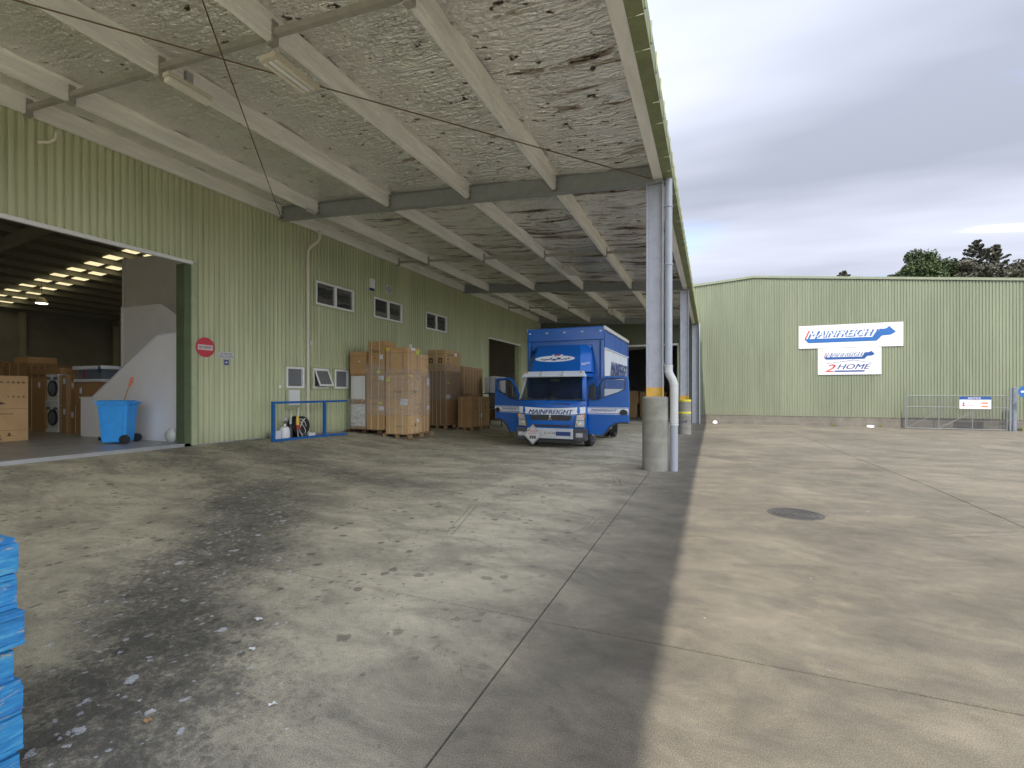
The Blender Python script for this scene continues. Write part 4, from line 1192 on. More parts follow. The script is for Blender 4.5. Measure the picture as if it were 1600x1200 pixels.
# hazard diamond
dm = T(MB().prism([(0, 0.28), (0.28, 0), (0, -0.28), (-0.28, 0)], lambda p, q, t: (p-0.47, t, q+0.385), -0.135, -0.126), "hazard_placard", "sign_white")
T(MB().prism([(0, 0.255), (0.255, 0), (0, -0.255), (-0.255, 0), (-0.24, 0), (0, -0.24), (0.24, 0), (0, 0.24), (-0.24, 0), (-0.255, 0)], lambda p, q, t: (p-0.47, t, q+0.385), -0.1365, -0.1355), "border", "print_black", dm)
text_mb("MIXED", (-0.60, -0.1365, 0.46), (1, 0, 0), (0, 0, 1), 0.26, 0.05, 0.001, 0, 0.02).build("lettering", "print_red", dm, local=True)
text_mb("LOAD", (-0.59, -0.1365, 0.39), (1, 0, 0), (0, 0, 1), 0.24, 0.05, 0.001, 0, 0.02).build("lettering", "print_red", dm, local=True)
T(MB().box(-0.56, -0.38, -0.1385, -0.1365, 0.27, 0.35), "code_panel", "print_black", dm)
text_mb("2Y", (-0.53, -0.1395, 0.285), (1, 0, 0), (0, 0, 1), 0.12, 0.045, 0.001, 0, 0.02).build("lettering", "sign_white", dm, local=True)
# wipers / scuttle lip
T(MB().box(-0.93, 0.93, 0.02, 0.06, 1.345, 1.375), "scuttle", "black_plastic", bevel=0.008)
for x_ in (-0.45, 0.25):
    T(MB().tube([(x_, 0.02, 1.37), (x_-0.42, 0.045, 1.42)], 0.009, 5), "wiper", "black_plastic")
for x_ in (-0.48, 0.32):
    T(MB().box(x_-0.25, x_+0.25, -0.001, 0.05, 1.235, 1.255), "bonnet_slot", "print_navy")
# windscreen
WB, WT = (0.055, 1.36), (0.36, 2.00)
scr = [( -0.90, WB), (0.90, WB), (0.82, WT), (-0.82, WT)]
T(MB().add([(x, y, z) for x, (y, z) in scr] + [(x, y+0.008, z) for x, (y, z) in scr], [(0,1,2,3),(7,6,5,4),(0,4,5,1),(1,5,6,2),(2,6,7,3),(3,7,4,0)]), "windscreen", "windshield")
for s_ in (-1, 1):
    sect_mb = MB()
    a = [(s_*0.90, 0.045, 1.34), (s_*0.99, 0.13, 1.34), (s_*0.99, 0.24, 1.34), (s_*0.90, 0.17, 1.34)]
    b_ = [(s_*0.815, 0.35, 2.02), (s_*0.90, 0.42, 2.02), (s_*0.90, 0.50, 2.02), (s_*0.815, 0.44, 2.02)]
    T(sect(sect_mb, a, b_), "windscreen_pillar", "stripe_white" if s_ < 0 else "truck_blue", bevel=0.008)
# roof
rf = MB(); secs = [(0.34, 0.86, 2.0, 2.04), (0.45, 0.90, 2.0, 2.10), (0.8, 0.92, 2.0, 2.15), (1.5, 0.92, 2.0, 2.16), (1.60, 0.90, 2.0, 2.13)]
for (y, hw, zb, zt) in secs: rf.v += [(-hw, y, zb), (-hw, y, zt-0.05), (-hw+0.08, y, zt), (hw-0.08, y, zt), (hw, y, zt-0.05), (hw, y, zb)]
for i in range(len(secs)-1):
    for k in range(6): rf.f.append((i*6+k, i*6+(k+1) % 6, (i+1)*6+(k+1) % 6, (i+1)*6+k))
rf.f += [(5,4,3,2,1,0), tuple(range((len(secs)-1)*6, len(secs)*6))]
T(rf, "cab_roof", "truck_blue", smooth=True)
# sun visor
vz = MB(); xs = [-0.93, -0.88, -0.42, -0.36, 0.20, 0.26, 0.88, 0.93]
prof = [(0.30, 1.985), (0.22, 1.99), (0.20, 2.02), (0.34, 2.15), (0.42, 2.16), (0.36, 2.05)]
T(MB().prism(prof, lambda p, q, t: (t*(1 - 0.10*(q-1.985)/0.175), p, q), -0.95, 0.95), "sun_visor", "visor_silver", bevel=0.012)
for x_ in (-0.40, 0.24):
    T(MB().prism([(0.19, 2.005), (0.185, 2.03), (0.32, 2.155), (0.34, 2.15)], lambda p, q, t: (t, p, q), x_, x_+0.08), "visor_bracket", "sign_white", bevel=0.003)
for s_ in (-1, 1): T(MB().box(s_*0.80-0.03, s_*0.80+0.03, 0.26, 0.30, 2.11, 2.14), "roof_marker", "amber", bevel=0.006)
# cab body sides, floor, back wall
T(MB().box(-0.97, 0.97, 1.52, 1.60, 0.62, 2.0), "cab_back_wall", "truck_blue", bevel=0.01)
T(MB().box(-0.90, 0.90, 1.49, 1.515, 0.75, 1.99), "cab_lining", "seat_grey")
T(MB().box(-0.84, 0.84, 0.50, 1.48, 1.97, 1.995), "headlining", "dark_plastic")
T(MB().box(-0.95, 0.95, 0.24, 1.52, 0.66, 0.74), "cab_floor", "chassis_black")
for s_ in (-1, 1):
    T(MB().box(s_*0.97-0.05 if s_ > 0 else -0.97, 0.97 if s_ > 0 else -0.92, 0.24, 0.95, 0.42, 0.655), "door_sill", "dark_plastic", bevel=0.01)
    T(MB().box(min(s_*0.90, s_*0.99), max(s_*0.90, s_*0.99), 1.42, 1.52, 0.66, 1.99), "door_pillar", "truck_blue", bevel=0.01)
T(MB().box(-0.90, 0.90, 0.25, 0.52, 0.98, 1.31), "dashboard", "dark_plastic", bevel=0.04)
for x_ in (-0.58, 0.0, 0.55):
    st = T(MB().box(x_-0.25, x_+0.25, 0.85, 1.30, 0.96, 1.10), "seat", "seat_grey", bevel=0.05)
    T(MB().box(x_-0.25, x_+0.25, 1.25, 1.38, 1.08, 1.62), "seat_back", "seat_grey", st, bevel=0.05)
    if x_: T(MB().box(x_-0.13, x_+0.13, 1.25, 1.36, 1.64, 1.84), "headrest", "seat_grey", st, bevel=0.05)
ring = [(0.55+0.20*math.cos(t), 0.62+0.10*math.sin(t), 1.36+0.17*math.sin(t)) for t in [2*PI*k/20 for k in range(21)]]
T(MB().tube(ring, 0.016, 6), "steering_wheel", "black_plastic")
T(MB().box(-0.13, 0.13, 0.42, 0.45, 1.86, 1.94), "rear_view_mirror", "curtain_white", bevel=0.01)
clut = [(-0.37, 0.08, 0.09, "print_red"), (-0.26, 0.05, 0.07, "stripe_white"), (-0.17, 0.07, 0.06, "print_lightblue"), (-0.02, 0.10, 0.12, "curtain_white"), (0.26, 0.06, 0.05, "stripe_white"), (0.40, 0.07, 0.06, "label_lime"), (0.52, 0.05, 0.06, "stripe_white"), (0.64, 0.07, 0.07, "stripe_white"), (0.76, 0.05, 0.05, "stripe_white")]
for x_, w_, h_, m_ in clut:
    T(MB().box(x_-w_/2, x_+w_/2, 0.27, 0.33, 1.312, 1.312+h_), "dashboard_item", m_, bevel=0.008)
# fairing
fa = MB()
secs = [(2.14, 0.42, 0.98, 0.74), (2.55, 0.62, 0.94, 0.69), (2.86, 0.82, 0.90, 0.64), (2.95, 0.94, 0.86, 0.60)]
for (z, yf, hw, hf) in secs:
    fa.v += [(-hw, 1.11, z), (-hw, yf+0.32, z), (-hf, yf, z), (hf, yf, z), (hw, yf+0.32, z), (hw, 1.11, z)]
for i in range(3):
    for k in range(6): fa.f.append((i*6+k, i*6+(k+1) % 6, (i+1)*6+(k+1) % 6, (i+1)*6+k))
fa.f += [(5,4,3,2,1,0), (18,19,20,21,22,23)]
fair = T(fa, "roof_fairing", "truck_blue", bevel=0.03, smooth=True, segs=3)
# emblem on the sloping face
def fr(x, s, k): # s 0..1 up the face
    z = 2.14+0.78*s
    if z <= 2.55: y = 0.42+0.20*(z-2.14)/0.41
    else: y = 0.62+0.20*(z-2.55)/0.31
    return (x, y-k, z)
el = MB(); n_ = 40
for k in range(n_): el.v.append(fr(-0.06+0.60*math.cos(2*PI*k/n_), 0.50+0.12*math.sin(2*PI*k/n_), 0.012))
el.f.append(tuple(range(n_)))
T(el, "oval_badge", "stripe_white", fair)
random.seed(3)
for i in range(13):
    x_ = -0.48 + i*0.066 + random.uniform(-0.012, 0.012); s0 = 0.475+random.uniform(-0.02, 0.03)
    w_ = random.uniform(0.05, 0.075); h_ = random.uniform(0.03, 0.075)*(1-0.5*abs(i-6)/7)
    T(MB().add([fr(x_, s0-h_/2, 0.016), fr(x_+w_, s0-h_/2, 0.016), fr(x_+w_*1.35, s0+h_/2, 0.016), fr(x_+w_*0.5, s0+h_*0.7, 0.016)], [(0, 1, 2, 3)]), "badge_mark", "print_navy" if i % 4 != 2 else "print_blue", fair)
for i in range(4):
    x_ = -0.17+i*0.085
    T(MB().add([fr(x_, 0.60, 0.017), fr(x_+0.06, 0.60, 0.017), fr(x_+0.085, 0.665, 0.017), fr(x_+0.02, 0.655, 0.017)], [(0, 1, 2, 3)]), "badge_mark", "print_red" if i in (1, 2) else "stripe_white", fair)
text_mb("Ready Fast", (0.70, 0.55, 2.30), Vector((0.21, 0.32, 0.06)), Vector((0, 0.25, 1)), 0.33, 0.09, 0.003, 0.3, 0.0).map(lambda x, y, z: (x+0.045, y-0.05, z)).build("lettering", "stripe_white", fair, local=True)
# --- box body
BX0, BX1, BY0, BY1, BZ0, BZ1 = -1.12, 1.25, 1.16, 5.56, 0.86, 3.49
body = T(MB().box(BX0+0.03, BX1-0.03, BY0+0.06, BY1, BZ0, BZ1-0.02), "box_body", "truck_blue", bevel=0.02)
T(MB().box(BX0, BX1, BY0, BY0+0.055, 3.10, BZ1), "front_header", "truck_blue", body, bevel=0.02)
for s_, x_ in ((-1, BX0), (1, BX1)):
    T(MB().box(min(x_, x_-s_*0.10), max(x_, x_-s_*0.10), BY0-0.005, BY0+0.055, BZ0, 3.095), "corner_post", "truck_blue", body, bevel=0.015)
    T(MB().tube([(x_-s_*0.12, BY0+0.03, 3.08), (x_-s_*0.12, BY0+0.03, 1.0)], 0.012, 6), "seam_rod", "print_lightblue", body)
for k in range(5):
    x_ = BX0+0.09+k*(BX1-BX0-0.18)/4
    T(MB().box(x_-0.035, x_+0.035, BY0-0.018, BY0-0.001, 3.33, 3.365), "marker_light", "stripe_white", body, bevel=0.006)
T(MB().box(BX1-0.03, BX1+0.02, BY0+0.02, BY1+0.02, BZ1-0.10, BZ1+0.012), "roof_rail", "sign_white", body, bevel=0.008)
for k in range(9):
    y_ = BY0+0.3+k*0.5
    T(MB().box(BX1+0.021, BX1+0.035, y_, y_+0.10, BZ1-0.09, BZ1-0.01), "rail_clip", "strap_white", body)
T(MB().box(BX0-0.02, BX0+0.03, BY0+0.02, BY1+0.02, BZ1-0.10, BZ1+0.012), "roof_rail", "sign_white", body, bevel=0.008)
# curtain on +X side with soft vertical folds
def curtain(z0, z1, mat, name, x=BX1-0.025, amp=0.016, s=1):
    m2 = MB(); ny = 60
    for j in range(ny+1):
        y_ = BY0+0.08+(BY1-BY0-0.12)*j/ny
        dx = amp*math.sin(j*1.55)*0.5 + amp*math.sin(j*0.47+1)*0.7
        m2.v += [(x+s*(0.022+dx), y_, z0), (x+s*(0.022+dx*0.9), y_, (z0+z1)/2), (x+s*(0.022+dx*0.6), y_, z1)]
    for j in range(ny):
        for k in range(2): m2.f.append((j*3+k, j*3+3+k, j*3+4+k, j*3+1+k))
    return T(m2, name, mat, body, smooth=True)
for s_, x_ in ((1, BX1-0.025), (-1, BX0+0.025)):
    curtain(2.86, 3.34, "curtain_blue", "curtain_band", x_, s=s_)
    curtain(1.98, 2.86, "curtain_white", "curtain_band", x_, s=s_)
    curtain(1.66, 1.98, "curtain_blue", "curtain_band", x_, s=s_)
    curtain(1.42, 1.66, "curtain_white", "curtain_band", x_, s=s_)
    curtain(0.84, 1.42, "curtain_blue", "curtain_band", x_, s=s_)
XB = BX1+0.030
text_mb("MAINFREIGHT", (XB, BY0+0.95, 2.05), (0, 1, 0), (0, 0, 1), 3.25, 0.46, 0.004, 0.35, 0.05).build("lettering", "print_navy", body, local=True)
T(MB().box(BX1-0.01, BX1+0.032, BY0+0.10, BY1, 2.835, 2.865), "curtain_seam", "visor_silver", body)
T(MB().box(BX1-0.02, BX1+0.012, BY1-0.10, BY1+0.02, BZ0-0.03, BZ1-0.1), "rear_post", "truck_blue", body, bevel=0.01)
# chassis + wheels
for x_ in (-0.40, 0.40):
    T(MB().box(x_-0.04, x_+0.04, 0.25, 5.45, 0.52, 0.72), "chassis_rail", "chassis_black")
T(MB().box(BX0+0.05, BX1-0.05, BY0+0.1, BY1, 0.745, 0.855), "deck_frame", "chassis_black")
T(MB().box(0.55, 1.02, 2.2, 3.1, 0.33, 0.74), "fuel_tank", "alloy", bevel=0.06)
T(MB().box(-1.02, -0.55, 2.2, 3.0, 0.36, 0.74), "battery_box", "chassis_black", bevel=0.03)
for x_ in (-1.02, 0.99):
    T(MB().box(x_, x_+0.05, 1.75, 3.5, 0.34, 0.44), "side_guard", "alloy")
def wheel(x, y, r, w_, dual=False, s=1):
    c = (x, y, r-0.008)
    m2 = MB().lathe([(r*0.62, -w_/2), (r*0.93, -w_/2), (r, -w_/2+0.03), (r, w_/2-0.03), (r*0.93, w_/2), (r*0.62, w_/2)], c, 30, 'x')
    if dual: m2.lathe([(r*0.62, -w_/2-0.24*s), (r*0.93, -w_/2-0.24*s), (r, -w_/2+0.03-0.24*s), (r, w_/2-0.03-0.24*s), (r*0.93, w_/2-0.24*s), (r*0.62, w_/2-0.24*s)], c, 30, 'x')
    wh_ = T(m2, "wheel", "rubber", smooth=True)
    e = w_/2*s
    T(MB().lathe([(r*0.60, e*0.9), (r*0.60, e*1.02), (r*0.50, e*0.75), (r*0.44, e*0.45), (r*0.22, e*0.45), (r*0.20, e*1.0), (r*0.08, e*1.1)], c, 24, 'x'), "rim", "wheel_silver", wh_, smooth=True)
    for k in range(6):
        t = 2*PI*k/6
        T(MB().lathe([(r*0.075, e*0.40), (r*0.075, e*0.47)], (x, y+r*0.335*math.cos(t), c[2]+r*0.335*math.sin(t)), 10, 'x'), "wheel_hole", "rubber", wh_)
        T(MB().lathe([(0.016, e*0.5), (0.016, e*0.62)], (x, y+r*0.26*math.cos(t+.5), c[2]+r*0.26*math.sin(t+.5)), 6, 'x'), "wheel_nut", "alloy", wh_)
wheel(0.86, 1.02, 0.365, 0.21); wheel(-0.86, 1.02, 0.365, 0.21, s=-1)
wheel(0.94, 4.25, 0.365, 0.20, True); wheel(-0.94, 4.25, 0.365, 0.20, True, -1)
for s_ in (-1, 1):
    arch = MB()
    for k in range(11):
        t = PI*k/10
        for x_ in (s_*0.70, s_*0.99):
            for r_ in (0.43, 0.455): arch.v.append((x_, 1.02+r_*math.cos(t), 0.37+r_*math.sin(t)*0.82))
    for k in range(10):
        b0 = k*4
        arch.f += [(b0, b0+1, b0+5, b0+4), (b0+2, b0+3, b0+7, b0+6), (b0, b0+2, b0+6, b0+4), (b0+1, b0+3, b0+7, b0+5)]
    T(arch, "wheel_arch", "dark_plastic")
T(MB().box(0.72, 1.16, 3.80, 3.83, 0.18, 0.74), "mudflap", "rubber"); T(MB().box(-1.16, -0.72, 3.80, 3.83, 0.18, 0.74), "mudflap", "rubber")
T(MB().box(-1.0, 1.0, 5.4, 5.5, 0.38, 0.56), "rear_bar", "chassis_black")
T(MB().tube([(0.98, 2.9, 0.5), (1.08, 1.62, 0.42)], 0.03, 8), "step_bar", "alloy")
# doors: built flat in (s, z), hinged on the A pillar and swung open
def door(side, ang):
    """side=+1 truck's left side (+X); ang = swing from closed (deg)"""
    hx, hy = side*0.985, 0.26
    a = R(ang)
    dx, dy = side*math.sin(a), math.cos(a)               # direction hinge -> latch
    ix, iy = -side*math.cos(a), math.sin(a)              # towards the inner face
    def F(s, z, t): return (hx + dx*s + ix*t, hy + dy*s + iy*t, z)
    out = [(0.0, 0.42), (0.44, 0.39), (0.52, 0.47), (0.62, 0.61), (0.76, 0.71), (0.94, 0.75), (1.13, 0.745), (1.14, 1.25), (1.12, 1.90), (1.06, 1.985), (0.52, 2.0), (0.38, 1.95), (0.16, 1.62), (0.02, 1.36)]
    win = [(0.30, 1.36), (0.52, 1.45), (0.86, 1.56), (1.02, 1.64), (1.05, 1.88), (0.99, 1.925), (0.50, 1.925), (0.42, 1.89), (0.20, 1.56), (0.13, 1.40)]
    # lower skin below the window line, and frame pieces round the window
    low = [(0.0, 0.42), (0.44, 0.39), (0.52, 0.47), (0.62, 0.61), (0.76, 0.71), (0.94, 0.75), (1.13, 0.745), (1.14, 1.25), (1.135, 1.60), (1.02, 1.64), (0.86, 1.56), (0.52, 1.45), (0.30, 1.36), (0.13, 1.34), (0.02, 1.30)]
    d_ = T(MB().prism(low, F, 0, 0.07), "door", "truck_blue", bevel=0.01)
    frame = MB()
    outer = [(0.02, 1.301), (0.16, 1.62), (0.38, 1.95), (0.52, 2.0), (1.06, 1.985), (1.12, 1.90), (1.135, 1.601)]
    inner = [(0.13, 1.341), (0.22, 1.56), (0.42, 1.885), (0.52, 1.93), (0.99, 1.92), (1.045, 1.87), (1.02, 1.641)]
    for i in range(len(outer)-1):
        q = [outer[i], outer[i+1], inner[i+1], inner[i]]
        frame.prism(q, F, 0.004, 0.056)
    T(frame, "window_frame", "truck_blue", d_)
    g_ = [(0.13, 1.34), (0.22, 1.56), (0.42, 1.885), (0.52, 1.93), (0.99, 1.92), (1.045, 1.87), (1.02, 1.64), (0.86, 1.56), (0.52, 1.45), (0.30, 1.36)]
    T(MB().prism(g_, F, 0.026, 0.031), "window_pane", "door_glass", d_)
    trim = MB()
    for i in range(len(g_)): 
        p, q = g_[i], g_[(i+1) % len(g_)]
        trim.tube([F(p[0], p[1], -0.002), F(q[0], q[1], -0.002)], 0.011, 5)
    T(trim, "window_seal", "black_plastic", d_)
    # the face the camera sees is the OUTER skin (t<0)
    def strip(z0, z1, m_, s0=0.0, s1=1.13, k=-0.004): T(MB().prism([(s0, z0), (s1, z0), (s1, z1), (s0, z1)], F, k, -0.0005), "stripe", m_, d_)
    strip(1.00, 1.13, "stripe_white"); strip(0.965, 0.98, "stripe_white"); strip(1.145, 1.155, "stripe_white")
    nrm = Vector((-ix, -iy, 0))
    # lettering reads left to right from the outside
    rv = Vector((dx, dy, 0)) if side > 0 else Vector((-dx, -dy, 0))
    o_s = 0.10 if side > 0 else 0.82
    o_ = Vector(F(o_s, 1.035, -0.0055))
    text_mb("MAINFREIGHT", o_, rv, (0, 0, 1), 0.72, 0.075, 0.002, 0.35, 0.03).build("lettering", "print_navy", d_, local=True)
    T(MB().prism([(0.88, 0.99), (0.92, 1.08), (1.0, 1.11), (1.06, 1.08), (1.11, 1.05), (1.10, 0.97), (0.95, 0.955)], F, -0.022, -0.0045), "door_handle", "black_plastic", d_, bevel=0.006)
    # arch lip
    lip = MB()
    ar_ = [(0.44, 0.39), (0.52, 0.47), (0.62, 0.61), (0.76, 0.71), (0.94, 0.75), (1.13, 0.745)]
    lip.tube([F(p, q, -0.008) for p, q in ar_], 0.022, 6)
    T(lip, "arch_lip", "dark_plastic", d_)
    T(MB().prism([(0.02, 0.46), (1.0, 0.80), (1.08, 0.84), (1.08, 1.50), (0.08, 1.28), (0.02, 1.2)], F, 0.071, 0.10), "inner_trim", "dark_plastic", d_, bevel=0.01)
    # mirror on its arm
    m0 = Vector(F(0.10, 1.40, -0.02)); m1 = Vector(F(0.06, 1.75, -0.14)); 
    mm = Vector(F(0.20, 1.52, -0.20))
    T(MB().tube([m0, m0 + Vector((-ix, -iy, 0))*0.20 + Vector((0, 0, 0.02)), mm + Vector((0, 0, 0.3)), Vector(F(0.22, 1.72, -0.01))], 0.012, 6), "mirror_arm", "black_plastic", d_)
    m3 = MB().box(-0.085, 0.085, -0.04, 0.04, -0.19, 0.19)
    m3.map(lambda x, y, z: tuple(mm + Vector((dx, dy, 0))*x + Vector((ix, iy, 0))*y + Vector((0, 0, z+0.04))))
    T(m3, "mirror", "black_plastic", d_, bevel=0.03)
    return d_
dl = door(1, 95); dr = door(-1, 66)
dl['label'] = "right-hand door in the photo, swung square to the cab"
dr['label'] = "left-hand door in the photo, swung open past the cartons"
# ================================================================ CARTONS AND PALLETS
def straps(parent, x0, x1, y0, y1, z0, z1, sx=(), sy=(), mat="strap_white", w_=0.018):
    """vertical straps at x positions on the -Y face, y positions on the +X face"""
    k = 0.004
    for s in sx:
        j = random.uniform(-0.012, 0.012)
        MB().add([(s, y0-k, z0), (s+w_, y0-k, z0), (s+w_+j, y0-k, z1), (s+j, y0-k, z1), (s, y0-0.0005, z0), (s+w_, y0-0.0005, z0), (s+w_+j, y0-0.0005, z1), (s+j, y0-0.0005, z1)],
                 [(0,1,2,3),(4,7,6,5),(0,4,5,1),(1,5,6,2),(2,6,7,3),(3,7,4,0)]).build("strap", mat, parent)
    for s in sy:
        j = random.uniform(-0.012, 0.012)
        MB().add([(x1+k, s, z0), (x1+k, s+w_, z0), (x1+k, s+w_+j, z1), (x1+k, s+j, z1), (x1+0.0005, s, z0), (x1+0.0005, s+w_, z0), (x1+0.0005, s+w_+j, z1), (x1+0.0005, s+j, z1)],
                 [(0,1,2,3),(4,7,6,5),(0,4,5,1),(1,5,6,2),(2,6,7,3),(3,7,4,0)]).build("strap", mat, parent)
def carton(x0, x1, y0, y1, z0, z1, lab, m=0, sx=(), sy=(), group="cartons under the canopy", smat="strap_white", tape=True, name="carton", seam=True):
    mb = MB(); e = 0.006
    # slight bulge of the faces
    N = 5
    def bulge(a, b_): return 0.009*math.sin(PI*a)*math.sin(PI*b_)
    mb.box(x0, x1, y0, y1, z0, z1)
    cx, cy = (x0+x1)/2, (y0+y1)/2
    rz = random.uniform(-0.012, 0.012)
    o = thing(name, lab, "carton", (cx, cy, z0), 0, group)
    b_ = mb.build("box", M_CARD[m], o, 0.008)
    if seam:
        zm = z1 - min(0.16, (z1-z0)*0.2)
        MB().box(x0+0.01, x1-0.01, y0-0.0022, y0-0.0004, zm, zm+0.006).build("flap_edge", "print_brown", o)
        MB().box(x1+0.0004, x1+0.0022, y0+0.01, y1-0.01, zm, zm+0.006).build("flap_edge", "print_brown", o)
    straps(o, x0, x1, y0, y1, z0, z1, sx, sy, smat)
    return o
def lab_y(o, x, z, w_, h_, y, m="label_white", lines=0):
    MB().box(x, x+w_, y-0.005, y-0.0015, z, z+h_).build("label", m, o)
    for k in range(lines):
        zz_ = z+h_*(0.2+0.6*k/max(1, lines-1) if lines > 1 else 0.5)
        MB().box(x+w_*0.12, x+w_*0.8, y-0.0062, y-0.0052, zz_, zz_+h_*0.06).build("print", "print_navy", o)
def lab_x(o, y, z, w_, h_, x, m="label_white", lines=0):
    MB().box(x+0.0015, x+0.005, y, y+w_, z, z+h_).build("label", m, o)
    for k in range(lines):
        zz_ = z+h_*(0.2+0.6*k/max(1, lines-1) if lines > 1 else 0.5)
        MB().box(x+0.0052, x+0.0062, y+w_*0.12, y+w_*0.8, zz_, zz_+h_*0.06).build("print", "print_navy", o)
def txt_y(o, t, x, z, w_, h_, y, m="print_brown", **k): text_mb(t, (x, y-0.0015, z), (1, 0, 0), (0, 0, 1), w_, h_, 0.001, **k).build("print", m, o)
def txt_x(o, t, y, z, w_, h_, x, m="print_brown", **k): text_mb(t, (x+0.0015, y, z), (0, 1, 0), (0, 0, 1), w_, h_, 0.001, **k).build("print", m, o)
def icon_y(o, x, z, s, y, m="print_brown"):
    MB().box(x, x+s, y-0.003, y-0.0012, z, z+s*0.12).build("print", m, o)
    flat_poly([(0, 0.3*s), (0.35*s, 0.3*s), (0.35*s, 0.6*s), (0.1*s, 0.6*s), (0.5*s, s), (0.9*s, 0.6*s), (0.65*s, 0.6*s), (0.65*s, 0.3*s), (s, 0.3*s), (s, 0.2*s), (0, 0.2*s)], (x, y-0.0012, z), (1, 0, 0), (0, 0, 1), 0.0015).build("print", m, o)
def icon_x(o, y, z, s, x, m="print_brown"):
    flat_poly([(0, 0.3*s), (0.35*s, 0.3*s), (0.35*s, 0.6*s), (0.1*s, 0.6*s), (0.5*s, s), (0.9*s, 0.6*s), (0.65*s, 0.6*s), (0.65*s, 0.3*s), (s, 0.3*s), (s, 0.1*s), (0, 0.1*s)], (x+0.0012, y, z), (0, 1, 0), (0, 0, 1), 0.0015).build("print", m, o)

def pallet(x0, x1, y0, y1, z, lab, mat=M_WOOD, h_=0.135, group="pallets under the cartons", jit=0.0, nb=7):
    p = thing("pallet", lab, "pallet", ((x0+x1)/2, (y0+y1)/2, z), 0, group)
    for k in range(3):
        xx = x0 + (x1-x0-0.09)*k/2
        for j in range(3):
            yy = y0 + (y1-y0-0.12)*j/2
            jx = random.uniform(-jit, jit)
            MB().box(xx+jx, xx+0.09+jx, yy, yy+0.12, z+0.018, z+h_-0.020).build("block", mat, p, 0.003)
        MB().box(xx+random.uniform(-jit, jit), xx+0.09, y0, y1, z+0.001, z+0.0175).build("bottom_board", mat, p, 0.002)
    for j in range(nb):
        yy = y0 + (y1-y0-0.10)*j/(nb-1)
        jx = random.uniform(-jit, jit)
        MB().box(x0+jx, x1+jx+random.uniform(-jit, jit), yy, yy+0.095, z+h_-0.0195, z+h_).build("deck_board", mat, p, 0.002)
    return p
def wrap(x0, x1, y0, y1, z0, z1, lab, e=0.012, seed=1):
    """crumpled stretch film sleeve round a load"""
    random.seed(seed)
    mb = MB(); ring = []
    n1, n2 = 10, 8
    for i in range(n1): ring.append((x0-e+(x1-x0+2*e)*i/n1, y0-e, 0, -1))
    for i in range(n2): ring.append((x1+e, y0-e+(y1-y0+2*e)*i/n2, 1, 0))
    for i in range(n1): ring.append((x1+e-(x1-x0+2*e)*i/n1, y1+e, 0, 1))
    for i in range(n2): ring.append((x0-e, y1+e-(y1-y0+2*e)*i/n2, -1, 0))
    H = max(4, int((z1-z0)/0.09)); W = len(ring)
    for j in range(H+1):
        for (x, y, nx_, ny_) in ring:
            d = random.uniform(0, 0.016)
            zz_ = z0+(z1-z0)*j/H + (random.uniform(-0.03, 0.03) if j in (0, H) else 0)
            mb.v.append((x+nx_*d, y+ny_*d, zz_))
    for j in range(H):
        for k in range(W): mb.f.append((j*W+k, j*W+(k+1) % W, (j+1)*W+(k+1) % W, (j+1)*W+k))
    return solo(mb, "stretch_film", "wrap", lab, "plastic wrap", "clear films wrapped round the cartons", loc=((x0+x1)/2, (y0+y1)/2, z0), smooth=True)

random.seed(11)
# pallets
p1 = pallet(-9.22, -8.22, 11.90, 13.2, g(-8.7, 12.4)+0.0, "wooden pallet under the tall wrapped corner carton")
p2 = pallet(-10.52, -9.30, 11.86, 13.0, g(-9.9, 12.4)+0.0, "dark stained pallet under the white foam packs near the wall", M_WOODBROWN)
p3 = pallet(-9.95, -9.10, 15.45, 16.85, g(-9.5, 16)+0.0, "wooden pallet under the two-box tower behind the wrapped load")
p4 = pallet(-8.98, -8.30, 16.05, 17.75, g(-8.6, 17)+0.0, "wooden pallet under the low carton pair nearest the truck")
zA = g(-9.9, 12.4)+0.136; zC = g(-8.7, 12.4)+0.136
# column A: foam packed appliances
def foam(x0, x1, y0, y1, z0, z1, lab):
    o = thing("foam_pack", lab, "packed appliance", ((x0+x1)/2, (y0+y1)/2, z0), 0, "white appliance packs by the wall")
    MB().box(x0, x1, y0, y1, z0+0.085, z1-0.02).build("appliance", "appliance_white", o, 0.012)
    MB().box(x0-0.006, x1+0.006, y0-0.006, y1, z0, z0+0.08).build("base_tray", M_CARD[2], o, 0.005)
    MB().box(x0-0.006, x1+0.006, y0-0.006, y1, z1-0.0195, z1+0.035).build("top_tray", M_CARD[2], o, 0.005)
    MB().box(x1-0.03, x1+0.004, y0-0.004, y0+0.04, z0+0.0805, z1-0.021).build("corner_post", M_CARD[0], o)
    straps(o, x0, x1, y0-0.006, y1, z0, z1, (x0+0.08, x1-0.14))
    return o
foam(-10.48, -9.90, 11.95, 12.55, zA, zA+0.80, "lower white appliance pack on the dark pallet near the wall")
foam(-10.48, -9.90, 11.95, 12.55, zA+0.84, zA+1.68, "upper white appliance pack stacked near the wall")
o = carton(-10.50, -9.86, 11.93, 12.60, zA+1.72, zA+2.42, "plain brown carton on top of the two white packs", 0)
lab_y(o, -10.15, zA+2.10, 0.06, 0.03, 11.93)
